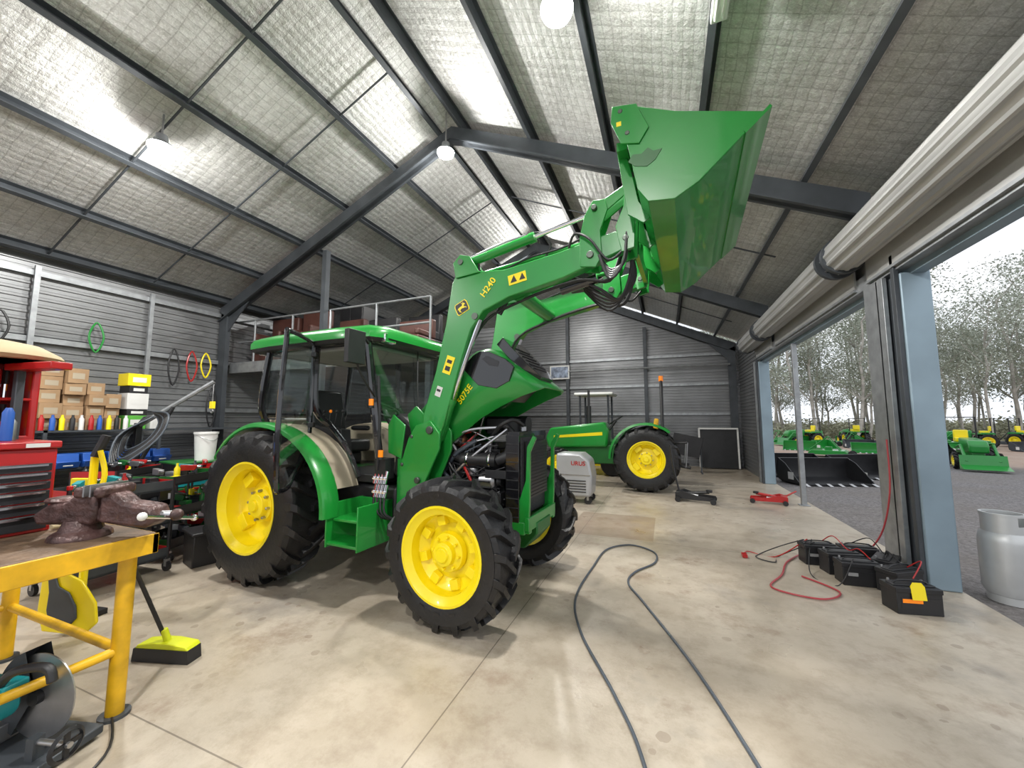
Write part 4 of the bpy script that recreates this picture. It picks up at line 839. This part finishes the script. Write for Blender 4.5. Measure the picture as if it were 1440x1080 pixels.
# ------------------------------------------------------------ mezzanine
Mz=thing('mezzanine','steel framed mezzanine floor with pipe railing','mezzanine')
G().bx(LX+.15,-3.6,5.45,9.6,2.66,2.74,FRAME).bx(LX+.15,-3.6,5.40,5.46,2.54,2.76,GALV).obj('deck',Mz)
for x in (-8.0,-6.9,-5.9,-4.8,-3.65): G().cyl((x,5.46,2.74),(x,5.46,3.65),.02,GALV,n=8).obj('baluster',Mz)
for z in (3.2,3.65): G().cyl((LX+.3,5.46,z),(-3.65,5.46,z),.02,GALV,n=8).obj('rail',Mz)
G().bx(-6.0,-5.9,5.3,5.40,0,roofz(-5.95)-.55,FRAME).obj('support_post',Mz); G().bx(-3.75,-3.65,5.48,5.58,0,2.66,FRAME).obj('support_post',Mz)
ribwall('wall_partition','y',9.62,LX,-3.6,0,4.1,-1,pitch=.1)
for i,(x,y,w,h,m,l) in enumerate(((-8.15,6.1,.85,1.15,BROWN,'brown vinyl sofa seat stored upstairs'),(-7.25,6.15,.8,1.25,BROWN,'brown padded seat stored upstairs'),(-6.35,6.3,.7,1.0,BROWN,'brown padded seat stored upstairs'),(-5.5,6.3,.75,.95,BLK,'black crate stored on mezzanine'),(-4.6,6.2,.8,.8,BROWN,'brown padded seat stored upstairs'),(-6.9,7.9,.9,1.2,BLK,'black crate stored on mezzanine'),(-5.3,7.5,.9,1.3,BLK,'black crate stored on mezzanine'))):
    V=thing('stored_seat' if m is BROWN else 'storage_crate',l,'seat' if m is BROWN else 'crate',(x,y,2.742))
    G().bx(-w/2,w/2,-.3,.3,0,h*.5,m).bx(-w/2,w/2,.15,.3,h*.5,h,m).bx(-w/2,-w/2+.1,-.3,.15,h*.5,h*.65,m).bx(w/2-.1,w/2,-.3,.15,h*.5,h*.65,m).obj('body',V,bev=.03)
V=thing('black_cabinet','black cabinet standing on the mezzanine','cabinet',(-6.85,7.2,2.742)); G().bx(-.35,.35,-.25,.25,0,1.5,BLK).obj('carcass',V,bev=.02)
for s in (-1,1): G().bx(s*.02,s*.33,-.27,-.25,.05,1.45,DRWG).obj('door',V,bev=.005)
# ------------------------------------------------------------ batteries
def battery(x,y,rz,label='black car battery on the concrete floor',tag=False):
    t=thing('car_battery',label,'battery',(x,y,0),rz,'row of batteries')
    G().bx(-.16,.16,-.085,.085,0,.17,BLK).bx(-.165,.165,-.09,.09,.165,.205,BLK).bx(-.15,.15,-.045,.045,.205,.215,BLK).obj('case',t,bev=.005)
    for s in (-1,1): G().cyl((s*.12,.055,.2),(s*.12,.055,.228),.011,STEEL,r2=.009,n=10).obj('terminal',t)
    G().tube([(-.13,0,.21),(-.08,0,.235),(.08,0,.235),(.13,0,.21)],.007,BLK,6,3).obj('handle',t)
    G().bx(-.13,.13,-.0865,-.085,.05,.13,DRWG).bx(-.12,.02 if tag else -.04,-.088,-.0865,.09,.12,ORA if tag else LGREY).obj('label',t)
    if tag:
        G().prism([(-.05,.0),(.05,.0),(.05,.10),(.03,.13),(-.03,.13),(-.05,.10)],-.002,.002,STK).obj('tag',t,label='bright yellow paper tag',loc=(-.01,-.10,.12),rot=(-8,0,0))
    return t
for x,y,r in ((1.50,5.28,8),(1.62,5.05,12),(1.66,4.78,5),(1.97,5.02,60),(1.93,4.70,35),(1.86,5.32,5)): battery(x,y,r)
battery(1.82,4.28,12,'black battery with orange label and yellow tag',True)
G().tube([(0.05,1.2,.013),(-.14,1.96,.013),(-.32,2.37,.013),(-.63,2.95,.013),(-.78,3.49,.013),(-.76,4.25,.013),(-.70,4.85,.013),(-.45,5.12,.013),(-.18,4.95,.013),(-.16,4.6,.013),(-.34,4.25,.013),(-.38,3.95,.013),(-.22,3.58,.013),(.11,2.81,.013),(.33,2.15,.013),(.60,1.2,.013)],.0095,HOSE,8,8).obj('floor_hose',label='dark grey air hose looping over the concrete floor',cat='hose')
G().tube([(2.11,5.15,1.35),(2.10,5.16,.8),(2.06,5.36,.3),(1.9,5.6,.012),(1.55,5.65,.012),(1.2,5.2,.012),(1.03,4.73,.012),(.86,4.34,.012),(1.19,4.22,.012),(1.4,4.45,.012),(1.2,4.75,.012)],.008,REDH,8,8).obj('air_hose',label='red air hose hanging from column onto floor',cat='hose')
G().tube([(1.38,5.3,.23),(1.2,5.45,.1),(.98,5.38,.01),(.9,5.2,.01),(1.05,5.1,.01),(1.15,5.35,.01),(1.45,5.2,.24)],.006,BLK,6,6).obj('jumper_lead',label='black jumper lead on the floor',cat='cable')
G().tube([(1.42,5.33,.23),(1.1,5.3,.01),(.85,5.4,.01),(.8,5.25,.01)],.006,RED,6,6).box((.78,5.2,.02),(.05,.1,.03),RED).obj('jumper_lead',label='red jumper lead with clamp on the floor',cat='cable')
for p,c in (([(1.55,5.3,.24),(1.6,5.15,.33),(1.66,4.98,.25),(1.7,4.85,.30),(1.75,4.75,.24)],RED),([(1.45,5.3,.24),(1.35,5.05,.12),(1.3,4.8,.01),(1.45,4.62,.01),(1.6,4.7,.24)],BLK),([(1.8,5.3,.24),(1.9,5.15,.34),(1.95,5.0,.24),(1.9,4.8,.32),(1.95,4.68,.24)],BLK),([(1.86,4.32,.24),(1.98,4.45,.35),(1.95,4.6,.25)],RED)):
    G().tube(p,.005,c,6,6).obj('charging_lead',label='thin charging lead draped across the batteries',cat='cable',group='charging leads')
def tjack(x,y,rz,c,label,handle=True,sc=1):
    V=thing('trolley_jack',label,'jack',(x,y,0),rz); V.scale=(sc,)*3
    for s in (-1,1): G().prism([(-.34,.06),(.28,.045),(.36,.07),(.34,.11),(.05,.13),(-.2,.20),(-.34,.17)],s*.13,s*.15,c).obj('side_frame',V,bev=.004)
    G().bx(-.33,-.22,-.13,.13,.08,.18,c).cyl((-.25,0,.13),(.05,0,.11),.04,STEEL).obj('hydraulic_body',V,bev=.006)
    G().tube([(-.12,0,.15),(.24,0,.19)],.03,c,8).cyl((.24,0,.19),(.24,0,.23),.055,BLK).obj('lift_arm',V)
    for a in (-.29,.31):
        G().cyl((a,-.19,.05),(a,.19,.05),.012,STEEL,n=8).obj('axle',V)
        for b in (-.19,.19): G().lathe([(0,-.022),(.05,-.022),(.05,.022),(0,.022)],(a,b,.05),(0,1,0),BLK,16).obj('jack_wheel',V)
    G().tube([(-.28,0,.16),(-.36,0,.55),(-.42,0,1.05)] if handle else [(-.28,0,.16),(-.5,0,.3)],.016,c,8).obj('handle',V)
tjack(.48,8.3,-8,BLK,'black trolley jack with upright handle')
tjack(1.75,8.65,170,RED,'low red trolley jack with black wheels',False,.85)
V=thing('framed_board','black board with white frame leaning on the rear wall','board',(1.55,14.0,0))
G().box((0,0,.65),(1.1,.03,1.25),BLK,(-4,0,0)).obj('board_face',V)
G().box((0,-.03,1.27),(1.12,.03,.05),WHT,(-4,0,0)).box((0,.03,.06),(1.12,.03,.05),WHT,(-4,0,0)).box((-.55,0,.65),(.05,.035,1.25),WHT,(-4,0,0)).box((.55,0,.65),(.05,.035,1.25),WHT,(-4,0,0)).obj('board_frame',V)
V=thing('rubber_mat_stand','black rubber mats hung over a steel stand','mat stand',(.55,12.6,0))
G().box((0,0,.80),(.8,.06,.6),BLK,(0,12,0)).obj('mat',V,bev=.01)
for x in (-.38,.38): G().bx(x-.02,x+.02,.04,.08,0,.9,FRAME).bx(x-.02,x+.02,-.2,.24,0,.03,FRAME).obj('stand_leg',V)
for x,y,z,h in ((-.9,13.6,0,.5),(-.35,13.6,0,.5),(-.7,13.6,.502,.4)): small('stacking_crate','stacked black crate by the rear wall','crate',(x,y,z),random.uniform(-6,6),lambda g:g.bx(-.24,.24,-.2,.2,0,h,BLK).bx(-.26,.26,-.22,.22,h-.05,h,FRAME),'crates by the rear wall',.01)
G().cyl((-3.3,14.1,3.35),(2.0,14.1,3.35),.03,GALV,n=8).obj('wall_pipe',label='long galvanised pipe along the rear wall',cat='pipe')
V=thing('poster','framed picture poster on the rear wall','poster',(-3.7,14.28,3.35)); G().bx(-.38,.38,-.0,.03,-.26,.26,WHT).obj('frame',V); G().bx(-.33,.33,-.01,0,-.21,.21,mat('poster_art',(.25,.30,.40),.5,0,.8,6)).obj('artwork',V)
for x,c in ((-6.5,CARD),(-5.2,WHT),(-2.9,CARD),(-2.0,STK)): box_thing(x,13.7,0,.8,.6,.9,c,'large carton by the rear wall',tape=False)
# ------------------------------------------------------------ outside
V=thing('gas_cylinder','silver grey gas cylinder on the gravel','gas cylinder',(2.80,4.97,-.055))
G().lathe([(0,.03),(.10,.04),(.15,.07),(.165,.12),(.165,.52),(.155,.58),(.12,.62),(.05,.635),(0,.64)],(0,0,0),(0,0,1),GASM,30).obj('tank_body',V)
G().lathe([(.13,0),(.14,0),(.14,.07),(.13,.07),(.13,0)],(0,0,0),(0,0,1),GASM,28).obj('foot_ring',V)
g=G()
for a0,a1,h in ((0,70,.76),(70,110,.67),(110,250,.76),(250,290,.67),(290,360,.76)): g.lathe([(.125,.60),(.135,.60),(.135,h),(.125,h),(.125,.60)],(0,0,0),(0,0,1),GASM,14,a0+30,a1+30)
g.lathe([(.122,.75),(.14,.75),(.14,.77),(.122,.77),(.122,.75)],(0,0,0),(0,0,1),GASM,28)
g.obj('collar',V)
G().cyl((0,0,.63),(0,0,.70),.02,STEEL).cyl((0,-.03,.70),(0,.03,.70),.02,STEEL).obj('valve',V)
def sbucket(x,y,rz,m,label,sc=1,z=-.06):
    V=thing('loader_bucket',label,'bucket',(x,y,z),rz,'attachments in the yard'); V.scale=(sc,)*3
    pf=[(.45,.02),(-.25,.02),(-.42,.10),(-.45,.35),(-.36,.62)]
    G().prism(pf+off(pf,-.03)[::-1],-.9,.9,m).obj('shell',V)
    for s in (-1,1): G().prism([(.45,.02),(-.25,.02),(-.42,.10),(-.45,.35),(-.36,.62),(-.1,.5)],s*.9,s*.88,m).obj('side_plate',V)
    for k in range(7): G().prism([(.42,.01),(.56,.01),(.42,.06)],-.82+k*.27,-.74+k*.27,STEEL).obj('tooth',V)
    for s in (-1,1): G().bx(-.5,-.45,s*.5,s*.3,.2,.55,m).obj('mount_plate',V)
    for s in (-1,1): G().bx(.0,.2,s*.903,s*.9,.12,.30,WHT).obj('decal',V)
sbucket(3.7,12.2,-70,BLK,'black steel skid bucket on the gravel'); sbucket(3.3,13.6,-75,BLK,'black steel skid bucket on the gravel'); sbucket(5.2,13.9,-60,BLK,'black steel skid bucket with white decals')
for i,(x,y,m) in enumerate(((6.6,25,GREEN),(8.2,26.5,GREEN),(10.3,28,FRAME),(12.5,28.5,GREEN),(14.8,29,BLK),(17.2,28,FRAME),(19.5,29.5,GREEN),(13.4,25.6,GREEN),(11.0,22.5,BLK),(9.2,24.0,GREEN))):
    sbucket(x,y,random.uniform(-120,-40),m,'farm attachment bucket parked in the yard',.8)
def deck(x,y,rz,m,label):
    V=thing('slasher_deck',label,'implement',(x,y,-.06),rz,'implements in the yard'); V.scale=(.8,)*3
    G().prism([(-.8,.15),(.8,.15),(.85,.25),(.7,.38),(-.7,.38),(-.85,.25)],-.7,.7,m).box((0,0,.45),(.3,.3,.2),m).obj('deck_shell',V,bev=.02)
    G().tube([(-.5,-.3,.35),(0,-.3,1.1),(.8,-.2,.4)],.03,m,8).tube([(-.5,.3,.35),(0,.3,1.1),(.8,.2,.4)],.03,m,8).cyl((0,-.3,1.1),(0,.3,1.1),.03,m).obj('hitch_frame',V)
    for s in (-1,1): G().lathe([(0,-.06),(.18,-.06),(.18,.06),(0,.06)],(-.95,s*.5,.18),(0,1,0),BLK,14).bx(-1.0,-.75,s*.5-.02,s*.5+.02,.2,.3,m).obj('tail_wheel',V)
for x,y,m in ((7,31,GREEN),(9.5,32,GREEN),(12,32.5,DRED),(14.5,33,GREEN),(17,32,BLK),(19.5,33,FRAME),(22,31,GREEN),(6.6,21,GREEN),(24,30,BLK),(17,25,BLK),(12.0,27,GREEN),(15.4,30.6,GREEN),(20.8,27.5,DGREEN),(10.6,30,GREEN)): deck(x,y,random.uniform(0,180),m,'farm slasher implement parked in the yard')
V=thing('tractor','small green compact tractor with yellow seat in the yard','tractor',(9.6,18.4,-.06),-105)
for s,f in ((1,1),(-1,0)):
    wheel('rear_wheel',.42,.22,.28,14,(0,s*.5,.42),f,False,V); wheel('front_wheel',.28,.15,.18,12,(1.2,s*.45,.28),f,False,V)
G().bx(-.2,1.4,-.14,.14,.3,.6,GREEN).cyl((0,-.45,.42),(0,.45,.42),.07,GREEN).cyl((1.2,-.4,.28),(1.2,.4,.28),.04,GREEN).bx(1.15,1.25,-.08,.08,.28,.4,GREEN).obj('chassis',V,bev=.02)
G().prism([(.5,.6),(1.5,.55),(1.52,.8),(1.4,.95),(.5,1.02)],-.22,.22,GREEN).obj('bonnet',V,bev=.05)
G().bx(-.25,.2,-.6,-.3,.85,.9,GREEN).bx(-.25,.2,.3,.6,.85,.9,GREEN).bx(-.3,.5,-.6,.6,.80,.85,GREEN).obj('fender',V,bev=.02)
G().bx(-.15,.2,-.2,.2,.85,1.0,YEL).box((-.18,0,1.12),(.08,.36,.28),YEL).obj('seat',V,bev=.03)
G().tube([(-.3,-.4,.5),(-.3,-.4,1.7),(-.3,.4,1.7),(-.3,.4,.5)],.03,BLK,8).obj('roll_bar',V)
G().prism([(1.7,0.05),(2.1,.08),(1.75,.2),(1.7,.5)],-.5,.5,GREEN).tube([(.8,-.35,.7),(1.3,-.35,.8),(1.72,-.35,.3)],.04,GREEN,8).tube([(.8,.35,.7),(1.3,.35,.8),(1.72,.35,.3)],.04,GREEN,8).obj('front_loader',V)
for x,y,r in ((8.4,29.5,200),(13.6,31.2,20),(16.6,30.0,160),(19.0,31.5,-60),(11.4,31.6,90)): clone(V,(x,y,-.06),r,1,'small green compact tractor parked among implements')
# trees
def tree_mesh(h,seed):
    random.seed(seed); g=G(); tips=[]
    bend=[(0,0,0)]; x=y=0
    for i in range(1,7): x+=random.uniform(-.3,.3); y+=random.uniform(-.3,.3); bend.append((x,y,h*.66*i/6))
    g.tube(bend,[.15,.12,.11,.10,.09,.07,.06],BARK,7,2)
    for k in range(10):
        i=random.choice((2,2,3,4,5,6,6)); b=Vector(bend[i]); a=random.uniform(0,6.28); L=random.uniform(.14,.32)*h; up=random.uniform(.6,1.0)
        m1=b+Vector((math.cos(a)*L*.35,math.sin(a)*L*.35,L*.5*up)); e=b+Vector((math.cos(a)*L*.6,math.sin(a)*L*.6,L*up))
        g.tube([b,m1,e],[.05,.03,.012],BARK,5,2); tips+=[m1,e,(m1+e)/2+Vector((random.uniform(-.6,.6),random.uniform(-.6,.6),.3))]
    tr=g
    f=G(); vs=[];fs=[]
    for t in tips:
        r=random.uniform(.8,1.4)
        for q in range(110):
            d=Vector((random.gauss(0,1),random.gauss(0,1),random.gauss(0,.7)))*r*.62; c=t+d
            s=random.uniform(.06,.14); u=Vector((random.uniform(-1,1),random.uniform(-1,1),random.uniform(-1,1))).normalized(); w=u.orthogonal().normalized()
            n=len(vs); vs+=[c-u*s,c+w*s*.5,c+u*s,c-w*s*.5]; fs.append((n,n+1,n+2,n+3))
    f.add(vs,fs,LEAF); return tr,f
protos=[]
for k in range(6):
    t=thing('gum_tree','slender grey gum tree with soft olive foliage','tree',(0,0,0),0,'gum trees behind the yard')
    a,b=tree_mesh(random.uniform(14.5,18),50+k); a.obj('trunk',t); o=b.obj('foliage',t,recalc=False); o['kind']='stuff'; protos.append(t)
random.seed(12); placed=[]
tries=0
while len(placed)<200 and tries<9000:
    tries+=1
    Y=random.uniform(38,54) if len(placed)<62 else random.uniform(54,105)
    X=Y*math.tan(rad(random.uniform(6,40)))
    if any((X-a)**2+(Y-b)**2<(2.6 if Y<52 else 3.2)**2 for a,b in placed): continue
    i=len(placed); placed.append((X,Y)); sc=random.uniform(.62,1.1)
    if i<6: t=protos[i]; t.location=(X,Y,-.06); t.scale=(sc,)*3
    else: clone(protos[i%6],(X,Y,-.06),random.uniform(0,360),sc)
g=G(); vs=[];fs=[]
for c in range(600):
    d=Vector((random.gauss(0,.5),random.gauss(0,.5),abs(random.gauss(0,.3))))
    s=random.uniform(.04,.10); u=Vector((random.uniform(-1,1),random.uniform(-1,1),random.uniform(-.3,1))).normalized(); w=u.orthogonal().normalized()
    n=len(vs); vs+=[d-u*s,d+w*s*.5,d+u*s,d-w*s*.5]; fs.append((n,n+1,n+2,n+3))
g.add(vs,fs,LEAF2); sb=g.obj('shrub',label='low olive scrub bush at the bush line',cat='shrub',group='scrub under the trees',recalc=False)
for i in range(110):
    Y=random.uniform(42,60) if i<40 else random.uniform(60,100); X=Y*math.tan(rad(random.uniform(6,42))); s=random.uniform(1.0,2.6)
    if i==0: sb.location=(X,Y,-.06); sb.scale=(s,)*3
    else: clone(sb,(X,Y,-.06),random.uniform(0,360),s)
# ------------------------------------------------------------ world, camera
w=bpy.data.worlds.new('overcast'); S.world=w; w.use_nodes=True; N=w.node_tree.nodes; L=w.node_tree.links
bg=N['Background']; tc=N.new('ShaderNodeTexCoord'); f=noise(N,L,tc.outputs['Generated'],2.2,5)
L.new(ramp(N,L,f,.35,.65,(.74,.81,.90),(.97,.98,1.0)),bg.inputs['Color']); bg.inputs['Strength'].default_value=1.3
cam=bpy.data.cameras.new('camera'); co=bpy.data.objects.new('camera',cam); COL.objects.link(co)
cam.lens=13.575; cam.sensor_width=36; cam.clip_start=.02; cam.clip_end=400
co.location=(0,0,1.55); co.rotation_euler=(rad(95.3),0,rad(21.6)); S.camera=co
S.view_settings.view_transform='Standard'
